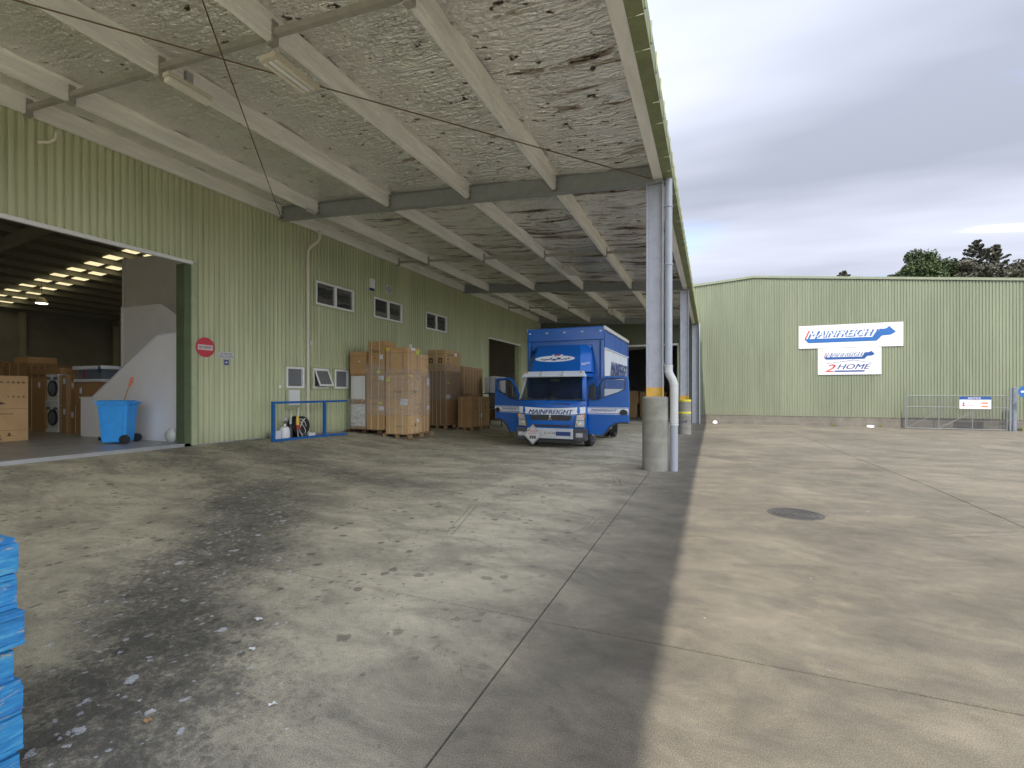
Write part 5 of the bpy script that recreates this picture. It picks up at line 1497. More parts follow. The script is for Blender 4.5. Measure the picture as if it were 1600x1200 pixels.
# column B
B0, B1, BF = -9.84, -9.20, 11.93
o = carton(B0, B1, BF, 12.6, zA, zA+0.93, "bottom brown carton between white packs and wrapped corner load", 0, (B0+0.16, B0+0.42))
lab_y(o, B1-0.17, zA+0.60, 0.17, 0.12, BF, lines=2); lab_y(o, B1-0.17, zA+0.78, 0.10, 0.07, BF, "label_lime")
txt_y(o, "HWF80", B0+0.24, zA+0.78, 0.16, 0.04, BF)
o = carton(B0, B1, BF, 12.6, zA+0.935, zA+1.86, "middle brown carton below the tall one printed Haier", 0, (B0+0.17, B0+0.44))
lab_y(o, B1-0.17, zA+1.52, 0.17, 0.13, BF, lines=2); lab_y(o, B1-0.25, zA+1.74, 0.12, 0.07, BF, "label_lime"); txt_y(o, "FRONT LOAD", B0+0.20, zA+1.48, 0.30, 0.035, BF)
icon_y(o, B0+0.26, zA+1.66, 0.07, BF)
o = carton(B0+0.06, B1+0.01, BF, 12.55, zA+1.865, zA+2.72, "tall brown carton printed Haier on top of the stack", 0, (B0+0.17, B0+0.47))
txt_y(o, "Haier", B0+0.15, zA+2.36, 0.36, 0.13, BF, "print_black", bold=0.015); txt_y(o, "Inspired Living", B0+0.17, zA+2.29, 0.30, 0.035, BF); icon_y(o, B0+0.28, zA+2.18, 0.06, BF)
lab_y(o, B1-0.14, zA+2.16, 0.10, 0.14, BF, lines=3)
# column C (corner)
C0, C1, CF, CBk = -9.15, -8.33, 11.96, 12.62
o = carton(C0, C1, CF, CBk, zC, zC+1.80, "tall wrapped corner carton printed Haier, nearest the camera", 1, (C0+0.12, C0+0.36, C0+0.60), (CF+0.20, CF+0.44))
txt_y(o, "Haier", C0+0.30, zC+1.22, 0.34, 0.12, CF, bold=0.012); txt_x(o, "Haier", CF+0.14, zC+1.22, 0.30, 0.12, C1, "print_black", bold=0.015)
txt_x(o, "Inspired Living", CF+0.12, zC+1.15, 0.32, 0.03, C1)
txt_y(o, "THIS SIDE UP", C0+0.40, zC+0.20, 0.24, 0.05, CF); icon_x(o, CF+0.32, zC+0.20, 0.12, C1); icon_x(o, CF+0.16, zC+0.20, 0.08, C1)
lab_y(o, C1-0.28, zC+0.86, 0.26, 0.19, CF, lines=3); lab_y(o, C0-0.0, zC+1.60, 0.14, 0.07, CF, "label_lime"); lab_x(o, CF+0.06, zC+1.70, 0.16, 0.07, C1, "label_yellow")
lab_x(o, CF+0.46, zC+0.34, 0.10, 0.09, C1, lines=2)
o = carton(C0, C1-0.02, CF, CBk, zC+1.81, zC+2.60, "upper corner carton bound with purple straps", 1, (C0+0.15, C0+0.62), (CF+0.12, CF+0.48), smat="strap_purple")
MB().box(C0-0.004, C1-0.016, CF-0.005, CBk+0.004, zC+2.52, zC+2.602).build("top_tray", M_CARD[1], o)
txt_y(o, "HAIER REFRIGERATOR", C0+0.05, zC+2.54, 0.66, 0.035, CF-0.005, "print_red")
lab_y(o, C0+0.02, zC+2.52, 0.12, 0.09, CF-0.006, "label_yellow"); lab_x(o, CF+0.44, zC+2.42, 0.12, 0.11, C1-0.016, "label_lime"); lab_x(o, CF+0.16, zC+2.53, 0.22, 0.07, C1-0.016)
# column D behind the corner
D0, D1 = 12.66, 13.22
o = carton(-9.1, -8.40, D0, D1, zC, zC+1.75, "tall strapped carton directly behind the corner load", 0, (), (D0+0.08, D0+0.26, D0+0.44))
lab_x(o, D1-0.15, zC+1.45, 0.12, 0.24, -8.40, lines=3); lab_x(o, D1-0.15, zC+0.70, 0.13, 0.12, -8.40, lines=2)
o = carton(-9.1, -8.44, D0, D1, zC+1.755, zC+2.45, "light brown carton with pale straps on top behind the purple-strapped one", 1, (), (D0+0.16, D0+0.30))
txt_x(o, "1 2 0", D0+0.40, zC+2.05, 0.10, 0.05, -8.44)
# tower E
zE = g(-9.5, 16)+0.136; E0, E1, EF, EB = -9.92, -9.18, 15.5, 16.75
o = carton(E0, E1, EF, EB, zE, zE+2.03, "very tall strapped carton wrapped in film, base of the tower behind", 2, (E0+0.06, E0+0.22, E0+0.38, E0+0.56), (EF+0.12,))
icon_y(o, E0+0.34, zE+1.46, 0.10, EF); lab_x(o, EF+0.10, zE+0.98, 0.30, 0.16, E1, lines=2); lab_x(o, EF+0.22, zE+1.55, 0.12, 0.07, E1, "label_lime")
icon_x(o, EF+0.72, zE+1.45, 0.10, E1)
o = carton(E0+0.01, E1, EF+0.02, EB, zE+2.035, zE+2.83, "brown carton with black handling squares on top of the tower", 1, (E0+0.36,), ())
for xx in (E0+0.05, E0+0.46):
    MB().box(xx, xx+0.16, EF+0.016, EF+0.019, zE+2.34, zE+2.52).build("print", "print_black", o)
    flat_poly([(0.05, 0.03), (0.11, 0.03), (0.11, 0.09), (0.14, 0.09), (0.08, 0.15), (0.02, 0.09), (0.05, 0.09)], (xx, EF+0.0155, zE+2.34), (1, 0, 0), (0, 0, 1), 0.001).build("print", M_CARD[1], o)
for k, zz_ in enumerate((2.58, 2.44, 2.30)):
    icon_x(o, EF+0.20, zE+zz_, 0.10, E1)
txt_x(o, "FRAGILE", EF+0.34, zE+2.62, 0.30, 0.06, E1)
lab_x(o, EF+0.75, zE+2.62, 0.18, 0.13, E1)
# low pair F
zF = g(-8.6, 17)+0.136
o = carton(-8.95, -8.36, 16.1, 16.85, zF, zF+1.16, "low brown carton beside the film-wrapped tower", 0, (-8.78,), (16.78,))
icon_x(o, 16.42, zF+0.66, 0.12, -8.36); 
o = carton(-8.95, -8.37, 16.87, 17.7, zF, zF+1.15, "low brown carton nearest the truck's open door", 0, (), (16.95,))
icon_x(o, 17.26, zF+0.66, 0.12, -8.37); lab_x(o, 16.92, zF+0.34, 0.10, 0.16, -8.37, lines=2)
# stack G behind
zG = g(-9.8, 17.6)
o = carton(-10.35, -9.30, 17.1, 18.0, zG, zG+1.30, "lower carton of the back stack against the green wall", 2)
o = carton(-10.35, -9.32, 17.1, 18.0, zG+1.305, zG+2.42, "upper strapped carton of the back stack against the green wall", 0, (-9.9,), (17.3, 17.55, 17.8))
icon_x(o, 17.4, zG+1.9, 0.10, -9.32)
o = carton(-10.35, -9.34, 18.05, 19.1, zG-0.02, zG+1.25, "lower carton farther along the wall, mostly hidden behind the low pair", 2)
o = carton(-10.35, -9.36, 18.05, 19.1, zG+1.255, zG+2.40, "upper strapped carton farthest along the wall before the second doorway", 0, (), (18.15, 18.45, 18.7, 18.95))
# films
wrap(C0, C1, CF, CBk, zC+0.55, zC+1.95, "crumpled clear film round the tall corner carton", seed=2)
wrap(-9.85, -9.19, 11.93, 12.62, zC+0.55, zC+2.15, "clear film round the middle column of cartons", e=0.010, seed=3)
wrap(-10.52, -9.87, 11.92, 12.60, zA+0.02, zA+0.95, "clear film round the lower white pack", e=0.014, seed=4)
wrap(-9.11, -8.40, D0-0.0, D1, zC+0.5, zC+1.9, "clear film round the carton behind the corner", e=0.02, seed=5)
wrap(E0, E1, EF, EB, zE+0.9, zE+2.3, "clear film round the tall tower", seed=6)
random.seed(21)
# trestle with white bagged goods between the cartons and truck
rk = thing("rack", "dark metal shelf rack standing between the cartons and the truck", "rack", (-8.70, 19.0, g(-8.70, 19)))
zr = g(-8.70, 19)
for xx in (-9.20, -8.25):
    for yy in (18.7, 19.5):
        MB().box(xx-0.025, xx+0.025, yy-0.025, yy+0.025, zr, zr+1.45).build("upright", "dark_plastic", rk)
for zz_ in (0.25, 0.80, 1.40):
    MB().box(-9.23, -8.22, 18.66, 19.54, zr+zz_, zr+zz_+0.04).build("shelf", "post_grey" if zz_ < 0.5 else "dark_plastic", rk)
MB().tube([(-9.20, 18.66, zr+0.3), (-8.25, 18.66, zr+1.35)], 0.015, 6).build("cross_brace", "alloy", rk)
bg_ = thing("foam_bundle", "shiny white bundle standing on the dark rack", "bundle", (-8.80, 19, zr+1.44))
for k in range(3):
    MB().box(-9.12+k*0.27, -8.87+k*0.27, 18.75, 19.3, zr+1.442, zr+2.15+0.03*(k % 2)).build("roll", "stripe_white", bg_, 0.05)
for k in range(2):
    o = carton(-9.15+k*0.5, -8.70+k*0.5, 18.8, 19.4, zr+0.292, zr+0.70, ["small carton on the rack's lowest shelf, left", "small carton on the rack's lowest shelf, right"][k], 2, seam=False)
# cartons inside the far doorway
k = 0
FL = ["orange-lit carton stack bottom by the far doorway's left", "carton on the floor behind the truck's rear corner", "carton on the floor in the far doorway's middle", "carton on the floor at the far doorway's right"]
for i in range(5):
    for j in range(2):
        x0 = -6.9+i*1.05
        nm_ = ["first", "second", "third", "fourth", "fifth"][i] + (" lower" if j == 0 else " upper")
        carton(x0, x0+0.95+random.uniform(-0.1, 0.05), 36.0+random.uniform(-.3, .3), 37, -0.385+j*1.0, -0.385+j*1.0+0.985-0.18*(j*random.random()), nm_ + " carton from the left in the dark far doorway", 1, group="cartons inside the far doorway", seam=False)

# ---------------------------------------------------------------- inside the left doorway
F0 = 0.346
BX = -15.0
o = carton(-15.9, BX, 4.95, 6.06, F0, 1.87, "large tan carton with printed rows standing just inside the doorway", 1, group="cartons inside the left doorway")
txt_x(o, "CORMIA ", 5.30, 1.69, 0.32, 0.06, BX, "print_black", bold=0.02); txt_x(o, "1 5 6 6", 5.70, 1.69, 0.30, 0.06, BX, "print_black", bold=0.03)
txt_x(o, "F Z D 8", 5.30, 1.36, 0.26, 0.05, BX, "print_black", bold=0.02); txt_x(o, "1 5 6 6", 5.70, 1.36, 0.30, 0.05, BX, "print_black", bold=0.03)
flat_poly([(0, 0.03), (0.1, 0), (0.2, 0.03), (0.13, 0.045), (0.1, 0.07), (0.07, 0.045)], (BX+0.0012, 5.48, 1.20), (0, 1, 0), (0, 0, 1), 0.001).build("print", "print_brown", o)
txt_x(o, "FISHER & PAYKEL", 5.25, 0.97, 0.55, 0.035, BX, "print_black", bold=0.02)
for z_ in (1.10, 0.60): MB().box(BX+0.0012, BX+0.002, 5.0, 6.04, z_, z_+0.006).build("print", "print_brown", o)
for q in (0, 1, 2): icon_x(o, 5.32+q*0.18, 0.46, 0.09, BX)
icon_x(o, 5.45, 0.74, 0.12, BX)
txt_x(o, "F 1 5 7 2 D 8", 5.1, 0.385, 0.50, 0.05, BX, "print_black", bold=0.02)
GI = "cartons inside the left doorway"
SX = -17.5
def icart(y0, y1, z0, z1, lab, m=2, st=(), x1=SX, d=0.8, lb=None):
    o = carton(x1-d, x1, y0, y1, z0, z1, lab, m, (), st, GI, seam=False)
    if lb: lab_x(o, lb[0], lb[1], 0.06, 0.12, x1, lines=2)
    return o
def ycart(u0, u1, y0, z0, z1, lab, m=2, sx=(), d=0.75, lb=None):
    """stacks facing the doorway corner: u0..u1 are X extents, face at y0"""
    o = carton(u0, u1, y0, y0+d, z0, z1, lab, m, [u0+(u1-u0)*q for q in sx], (), GI, seam=False)
    if lb: lab_y(o, u0+(u1-u0)*lb[0], lb[1], 0.10, 0.16, y0, lines=2)
    return o
YF = 7.5
ycart(-18.45, -17.66, YF, F0, 1.90, "tall brown carton left of the stacked washing machines", 2, (0.08,), lb=(0.55, 1.62))
ycart(-18.50, -17.00, YF+0.05, 2.0, 2.16, "flat carton laid across the washing machines and tall carton", 2)
def washer(z0, z1, lab):
    cx = -17.32
    o = thing("washing_machine", lab, "washing machine", (cx, YF+0.3, z0), 0, "washing machines in white foam")
    MB().box(cx-0.29, cx+0.29, YF+0.02, YF+0.60, z0+0.10, z1-0.06).build("cabinet", "appliance_white", o, 0.02)
    MB().box(cx-0.31, cx+0.31, YF, YF+0.62, z0, z0+0.10).build("foam_base", "stripe_white", o, 0.02)
    MB().box(cx-0.31, cx+0.31, YF, YF+0.62, z1-0.06, z1).build("foam_top", "stripe_white", o, 0.02)
    MB().lathe([(0.235, 0), (0.23, -0.03), (0.20, -0.04), (0.19, -0.02)], (cx+0.04, YF+0.02, (z0+z1)/2+0.02), 24, 'y').build("door", "black_plastic", o)
    MB().lathe([(0.18, -0.03), (0.02, -0.05)], (cx+0.04, YF+0.02, (z0+z1)/2+0.02), 24, 'y').build("door_glass", "tub_grey", o)
    MB().box(cx-0.25, cx+0.25, YF+0.008, YF+0.02, z1-0.15, z1-0.08).build("control_panel", "tub_grey", o)
    MB().box(cx-0.05, cx+0.08, YF-0.006, YF, z1-0.14, z1-0.02).build("label", "label_white", o)
washer(F0, 1.14, "lower front-loading washer in white foam inside the doorway"); washer(1.145, 1.995, "upper front-loading washer in white foam inside the doorway")
ycart(-16.92, -16.48, YF, F0, 1.12, "lower slim carton just right of the washers", 2, (0.15, 0.85), lb=(0.45, 0.86))
ycart(-16.92, -16.48, YF, 1.125, 1.97, "upper slim carton just right of the washers", 2, (0.15, 0.85), lb=(0.45, 1.72))
ycart(-16.46, -16.02, YF+0.06, F0, 1.12, "lower carton two places right of the washers", 2, (0.45,), lb=(0.0, 0.78))
ycart(-16.46, -16.26, YF+0.06, 1.125, 2.02, "upper narrow carton left of the carton under the white-lidded tub", 2, (), lb=(0.1, 1.60))
ycart(-16.22, -14.90, YF+0.04, 1.125, 1.76, "wide brown carton under the white-lidded tub", 2, (), lb=(0.16, 1.45))
ycart(-15.98, -15.45, YF+0.10, F0, 1.12, "lower carton beside the white stair panel", 2, (0.2, 0.7), lb=(0.6, 0.84))
ycart(-15.43, -14.90, YF+0.10, F0, 1.12, "lower carton hidden partly by the white stair panel", 2)
tb = thing("storage_tub", "grey storage tub between white foam trays on top of the cartons", "tub", (-15.6, YF+0.3, 1.765))
MB().box(-16.24, -14.92, YF, YF+0.65, 1.765, 1.84).build("foam_base", "stripe_white", tb, 0.02)
MB().box(-16.16, -15.0, YF+0.04, YF+0.6, 1.841, 2.10).build("body", "tub_grey", tb, 0.03)
MB().box(-16.26, -14.90, YF-0.02, YF+0.67, 2.101, 2.20).build("lid", "stripe_white", tb, 0.03)
MB().box(-15.82, -15.76, YF+0.03, YF+0.038, 1.86, 2.08).build("sticker", "print_red", tb)
MB().box(-15.02, -14.95, YF-0.03, YF-0.022, 2.0, 2.19).build("clip", "print_blue", tb)
ycart(-21.2, -19.9, 8.0, F0, 1.3, "lower carton of the back row behind the tan carton", 2)
ycart(-21.2, -19.9, 8.0, 1.305, 2.42, "upper carton of the back row above the tan carton", 2, (0.2, 0.6))
ycart(-19.85, -18.6, 8.0, F0, 1.25, "lower carton of the back row left of the washers", 2)
ycart(-19.85, -18.6, 8.0, 1.255, 2.30, "upper triple-strapped carton of the back row left of the washers", 2, (0.2, 0.5, 0.8))
ycart(-20.9, -20.1, 8.1, 2.425, 2.62, "open tray carton on top of the far left stack", 1)
ycart(-22.9, -21.4, 8.0, F0, 1.4, "lower carton farthest left in the doorway", 2)
ycart(-22.9, -21.5, 8.0, 1.405, 2.5, "upper carton farthest left in the doorway", 2)

# stair enclosure
st = thing("stair_enclosure", "white and grey boarded stair enclosure beside the large doorway", "stair", (-13, 7.2, F0))
WXI = WX-0.29
MB().prism([(-15.1, F0), (-15.1, 1.335), (-14.56, 1.345), (-11.95, 2.81), (WXI, 2.84), (WXI, F0)], lambda p, q, t: (p, t, q), 7.13, 7.19).build("lower_panel", "white_partition", st, 0.004)
MB().prism([(-15.15, 1.336), (-14.56, 1.346), (-11.96, 2.812), (WXI, 2.842), (WXI, 2.87), (-11.97, 2.84), (-14.58, 1.375), (-15.15, 1.365)], lambda p, q, t: (p, t, q), 7.115, 7.205).build("capping", "white_paint", st)
MB().prism([(-15.3, F0), (-15.3, 3.87), (-13.6, 3.86), (-12.65, 3.34), (WXI-0.5, 2.6), (WXI-0.5, F0)], lambda p, q, t: (p, t, q), 8.2, 8.25).build("upper_panel", "grey_partition", st, 0.004)
MB().prism([(-17.3, F0), (-17.3, 5.72), (WXI-0.1, 5.72), (WXI-0.1, F0)], lambda p, q, t: (p, t, q), 9.35, 9.40).build("rear_panel", "grey_partition", st, 0.004)
MB().box(-17.36, -17.28, 9.28, 9.42, F0, 5.74).build("edge_post", "white_partition", st)
MB().box(-15.36, -15.29, 8.18, 8.27, F0, 3.88).build("edge_post", "white_partition", st)
for k in range(9):
    xx = -14.4+k*0.28; zz_ = F0+0.17*(k+1)
    MB().box(xx, xx+0.30, 7.2, 8.19, zz_-0.04, zz_).build("tread", M_WOOD, st)

# wheelie bin
bn = thing("wheelie_bin", "blue wheelie bin standing in front of the white stair panel", "bin", (-12.3, 6.50, F0), R(38), world=False)
b2 = MB()
secs = [(0.03, 0.225, 0.20), (0.80, 0.275, 0.24), (0.86, 0.285, 0.25)]
for (z, a, b_) in secs: b2.v += [(-a, -b_, z), (a, -b_, z), (a, b_, z), (-a, b_, z)]
for i in range(2):
    for k in range(4): b2.f.append((i*4+k, i*4+(k+1) % 4, (i+1)*4+(k+1) % 4, (i+1)*4+k))
b2.f += [(3,2,1,0), (8,9,10,11)]
b2.build("body", "bin_blue", bn, 0.03, local=True)
MB().box(-0.30, 0.31, -0.265, 0.265, 0.862, 0.90).build("rim", "bin_blue", bn, 0.012, local=True)
lid = MB().box(-0.335, 0.29, -0.27, 0.27, 0.901, 0.935); lid.add([(-0.31,-0.24,0.935),(0.26,-0.24,0.935),(0.26,0.24,0.935),(-0.31,0.24,0.935),(-0.28,-0.2,0.965),(0.22,-0.2,0.965),(0.22,0.2,0.965),(-0.28,0.2,0.965)], [(4,5,6,7),(0,1,5,4),(1,2,6,5),(2,3,7,6),(3,0,4,7)])
lid.build("lid", "bin_blue", bn, 0.008, local=True)
MB().tube([(0.30, -0.2, 0.88), (0.36, -0.2, 0.90), (0.36, 0.2, 0.90), (0.30, 0.2, 0.88)], 0.016, 6).build("handle", "bin_blue", bn, local=True)
for s_ in (-1, 1):
    MB().lathe([(0.09, -0.022), (0.1, -0.018), (0.1, 0.018), (0.09, 0.022)], (0.24, s_*0.27, 0.10), 20, 'y').build("wheel", "rubber", bn, local=True, smooth=True)
# vertical ribs on the bin face
for k in (-1, 1):
    MB().prism([(0.20, 0.10), (0.22, 0.10), (0.29, 0.78), (0.27, 0.78)], lambda p, q, t: (k*p*0.75, -0.20-0.04*(q-0.03)/0.77-t, q), 0.0, 0.01).build("rib", "bin_blue", bn, local=True)
# broom
br_ = thing("broom", "push broom with orange grip leaning on the white stair panel behind the bin", "broom", (-13.3, 6.75, F0))
MB().tube([(-13.02, 6.72, F0+0.08), (-12.88, 7.08, F0+1.42)], 0.014, 8).build("handle", "wood_handle", br_)
MB().tube([(-12.892, 7.05, F0+1.30), (-12.872, 7.10, F0+1.50)], 0.024, 8).build("grip", "orange_plastic", br_)
MB().box(-13.40, -12.75, 6.66, 6.74, F0+0.045, F0+0.085).build("head", "dark_plastic", br_, 0.006)
MB().box(-13.39, -12.76, 6.665, 6.735, F0+0.001, F0+0.044).build("bristles", "rubber", br_)
rd = thing("clear_dome", "round translucent dome lying on the floor against the door jamb", "dome", (-11.25, 6.9, F0))
MB().lathe([(0.16, 0.0), (0.15, 0.03), (0.11, 0.07), (0.04, 0.09)], (-11.25, 6.98, F0+0.165), 24, 'y').map(lambda x, y, z: (x, 2*6.98-y, z)).build("shell", "pvc_white", rd, smooth=True)
MB().lathe([(0.165, -0.012), (0.165, 0.004)], (-11.25, 6.99, F0+0.165), 24, 'y').build("rim", "visor_silver", rd)

# ---------------------------------------------------------------- rail + clutter by the wall
RXX = -10.0
gr = lambda x, y: g(x, y)
br = thing("guard_rail", "blue square tube guard rail round the small items at the wall", "guard rail", (RXX, 9.8, gr(RXX, 9.8)))
MB().box(RXX-0.035, RXX+0.035, 8.60, 8.67, gr(RXX, 8.6), 1.195).build("post", "rail_blue", br, 0.004)
MB().box(RXX-0.035, RXX+0.035, 10.30, 10.37, gr(RXX, 10.3), 1.195).build("post", "rail_blue", br, 0.004)
MB().box(RXX-0.034, RXX+0.034, 8.60, 11.22, 1.197, 1.255).build("top_rail", "rail_blue", br, 0.004)
MB().add([(RXX+sx, yy, gr(RXX, yy)+zz_) for sx in (-0.034, 0.036) for yy in (8.675, 10.295) for zz_ in (0.002, 0.06)], [(0,1,3,2),(4,6,7,5),(0,4,5,1),(2,3,7,6),(0,2,6,4),(1,5,7,3)]).build("bottom_rail", "rail_blue", br)
MB().add([(RXX+sx, yy, gr(RXX, yy)+zz_) for sx in (-0.034, 0.036) for yy in (10.375, 11.20) for zz_ in (0.002, 0.06)], [(0,1,3,2),(4,6,7,5),(0,4,5,1),(2,3,7,6),(0,2,6,4),(1,5,7,3)]).build("bottom_rail", "rail_blue", br)
MB().box(RXX-0.09, RXX+0.09, 10.25, 10.42, gr(RXX, 10.3)+0.001, gr(RXX, 10.3)+0.014).build("foot_plate", "rail_blue", br)
ix = -10.35
gz = gr(ix, 9.3)
jg = thing("spray_tank", "squat white plastic tank with white nozzle inside the blue rail", "tank", (ix, 9.05, gz))
MB().lathe([(0.125, 0.0), (0.13, 0.05), (0.13, 0.22), (0.10, 0.29), (0.03, 0.32), (0.028, 0.38)], (ix, 9.30, gr(ix, 9.3)), 20).build("body", "appliance_white", jg, smooth=True)
MB().tube([(ix, 9.30, gr(ix, 9.3)+0.375), (ix, 9.31, gr(ix, 9.3)+0.46)], 0.008, 6).build("stem", "dark_plastic", jg)
MB().box(ix-0.04, ix+0.04, 9.26, 9.34, gr(ix, 9.3)+0.46, gr(ix, 9.3)+0.55).build("nozzle_box", "sign_white", jg, 0.008)
bk = solo(MB().box(ix-0.12, ix+0.06, 8.96, 9.13, gr(ix, 9.0), gr(ix, 9.0)+0.22), "grey_box", "curtain_white", "small pale grey box left of the white spray tank", "box", loc=(ix, 8.8, gr(ix, 8.8)), bevel=0.02)
hy = 9.80; hz = gr(ix, hy)
hr = thing("hose_reel", "black hose reel with tangled pale hose inside the blue rail", "hose reel", (ix, hy, hz))
MB().lathe([(0.27, -0.015), (0.28, 0.0), (0.27, 0.015), (0.10, 0.02)], (ix+0.06, hy, hz+0.29), 26, 'x').build("flange", "black_plastic", hr)
MB().lathe([(0.27, -0.015), (0.28, 0.0), (0.27, 0.015), (0.10, 0.02)], (ix-0.18, hy, hz+0.29), 26, 'x').build("flange", "black_plastic", hr)
MB().lathe([(0.19, -0.155), (0.20, 0.035)], (ix, hy, hz+0.29), 22, 'x').build("drum", "dark_plastic", hr)
hose = []
for k in range(60):
    t = k*0.42
    hose.append((ix-0.14+0.26*k/60+random.uniform(-.01, .01), hy+(0.21+random.uniform(-.012, .03))*math.cos(t), hz+0.29+(0.21+random.uniform(-.012, .03))*math.sin(t)))
MB().tube(hose, 0.012, 5).build("hose", "rubber", hr)
h2 = [(ix+0.09+0.01*math.sin(k), hy+0.13*math.cos(k*0.9)*(1-k/40), hz+0.29+0.22*math.sin(k*0.55)) for k in range(18)]
MB().tube(h2, 0.010, 5).build("hose", "strap_white", hr)
MB().box(ix-0.2, ix+0.1, hy-0.2, hy+0.2, hz+0.001, hz+0.03).build("foot", "black_plastic", hr)
bt = thing("sealant_gun", "yellow and black hand tool with white tube leaning against the hose reel", "tool", (ix+0.1, 9.52, hz))
MB().tube([(ix+0.12, 9.61, hz+0.30), (ix+0.10, 9.62, hz+0.58)], [0.05, 0.03], 10).build("body", "yellow_plastic", bt)
MB().tube([(ix+0.10, 9.64, hz+0.56), (ix+0.08, 9.68, hz+0.80)], 0.028, 10).build("tube", "sign_white", bt)
MB().tube([(ix+0.13, 9.59, hz+0.30), (ix+0.14, 9.61, hz+0.01)], 0.012, 6).build("leg", "sign_white", bt)
MB().tube([(ix+0.13, 9.63, hz+0.28), (ix+0.16, 9.74, hz+0.01)], 0.012, 6).build("leg", "sign_white", bt)
MB().tube([(ix+0.13, 9.61, hz+0.34), (ix+0.14, 9.61, hz+0.22)], 0.055, 10).build("grip", "print_red", bt)
b3 = thing("bottle", "black bottle with tall white cap standing between tank and hose reel", "bottle", (ix-0.02, 9.36, hz))
MB().lathe([(0.06, 0), (0.06, 0.30), (0.03, 0.36)], (ix-0.02, 9.50, gr(ix, 9.5)), 14).build("body", "black_plastic", b3, smooth=True)
MB().lathe([(0.032, 0.361), (0.032, 0.62)], (ix-0.02, 9.50, gr(ix, 9.5)), 12).build("cap", "sign_white", b3)
tb2 = solo(MB().box(ix-0.05, ix+0.1, 10.02, 10.25, gr(ix, 10.1), gr(ix, 10.1)+0.10), "offcut_block", "white_paint", "low white block on the ground right of the hose reel", "block", loc=(ix, 10.1, gr(ix, 10.1)), bevel=0.01)

# ---------------------------------------------------------------- blue pallet stack at the left edge
random.seed(5)
names = ["topmost", "second from the top", "third from the top", "fourth from the top", "fifth from the top", "sixth from the top", "bottom"]
z = 0.0; SZ = 0.134
for i in range(7):
    zz_ = i*SZ
    jx, jy = random.uniform(-0.025, 0.02), random.uniform(-0.018, 0.018)
    if i == 4: jx = 0.03
    pallet(-3.6+jx, -2.448+jx, -0.16+jy, 0.955+jy, zz_+0.001, "blue painted pallet at the left edge, %s of its stack" % names[6-i], M_BLUEWOOD, SZ-0.002, "blue pallets stacked at the left edge", 0.012, 8)

# ================================================================ GATE, POST, ROUND SIGN
GY = 30.15; gz = -0.39
gt = thing("gate", "wide chain-link swing gate standing against the sage green wall", "gate", (9.2, GY, gz))
X0, X1 = 9.24, 13.10; zt_ = 1.30; zb_ = gz+0.05
def bar(p, q, r_=0.021, n="frame_tube", par=gt, m="galv_fence"): MB().tube([p, q], r_, 8).build(n, m, par)
for zz_ in (zt_, 0.73, zb_): bar((X0, GY, zz_), (X1, GY, zz_))
for xx in (X0, 10.52, 11.82, X1): bar((xx, GY, zb_), (xx, GY, zt_))
bar((X0-0.06, GY, gz), (X0-0.06, GY, 1.62), 0.028)
bar((X0, GY+0.01, zb_), (10.52, GY+0.01, 0.5), 0.014); bar((10.52, GY+0.01, zb_), (11.82, GY+0.01, 0.5), 0.014)
mesh_ = MB(); n_ = 0
Hh = zt_-zb_; sp_ = 0.085
k = -int(Hh/sp_)-1
while X0+k*sp_ < X1:
    xa = X0+k*sp_
    for sgn in (1, -1):
        p = [xa, zb_] if sgn > 0 else [xa, zt_]; q = [xa+Hh, zt_] if sgn > 0 else [xa+Hh, zb_]
        # clip to frame
        def clip(u, v):
            (x0, z0), (x1, z1) = u, v
            if x1 <= X0 or x0 >= X1: return None
            if x0 < X0: z0 += (z1-z0)*(X0-x0)/(x1-x0); x0 = X0
            if x1 > X1: z1 = z0+(z1-z0)*(X1-x0)/(x1-x0); x1 = X1
            return (x0, z0), (x1, z1)
        c = clip(p, q)
        if c: mesh_.tube([(c[0][0], GY+0.004*sgn, c[0][1]), (c[1][0], GY+0.004*sgn, c[1][1])], 0.0048, 3, False)
    k += 1
o = mesh_.build("chain_link", "galv_fence", gt); o['kind'] = 'stuff'
pst = thing("gate_post", "thick round steel post at the right end of the gate", "post", (13.38, GY, gz))
MB().lathe([(0.085, 0), (0.085, 2.06), (0.095, 2.065), (0.095, 2.085), (0.05, 2.11)], (13.36, GY-0.02, gz), 20).build("shaft", "post_grey", pst, smooth=True)
MB().box(13.18, 13.24, GY-0.03, GY+0.03, gz, 1.68).build("latch_post", "post_grey", pst, 0.005)
for zz_ in (0.1, 1.1): MB().box(13.11, 13.30, GY-0.02, GY+0.02, zz_, zz_+0.05).build("hinge", "galv_fence", pst)
ns = thing("notice_sign", "white NOTICE board with blue header wired to the gate", "sign", (11.9, GY-0.04, 0.65))
NX0, NX1, NZ0, NZ1 = 11.31, 12.50, 0.66, 1.25
MB().box(NX0, NX1, GY-0.05, GY-0.04, NZ0, NZ1-0.14).build("board", "sign_white", ns)
MB().box(NX0, NX1, GY-0.05, GY-0.04, NZ1-0.139, NZ1).build("header", "print_blue", ns)
text_mb("NOTICE", (11.64, GY-0.051, NZ1-0.11), (1, 0, 0), (0, 0, 1), 0.48, 0.085, 0.002, 0, 0.03).build("lettering", "sign_white", ns)
text_mb("ALL VISITORS MUST REPORT TO THE OFFICE", (NX0+0.10, GY-0.051, NZ1-0.20), (1, 0, 0), (0, 0, 1), 0.95, 0.028, 0.001).build("lettering", "print_orange", ns)
text_mb("FORKLIFTS IN USE", (NX0+0.26, GY-0.051, NZ1-0.32), (1, 0, 0), (0, 0, 1), 0.42, 0.036, 0.001, 0, 0.02).build("lettering", "print_navy", ns)
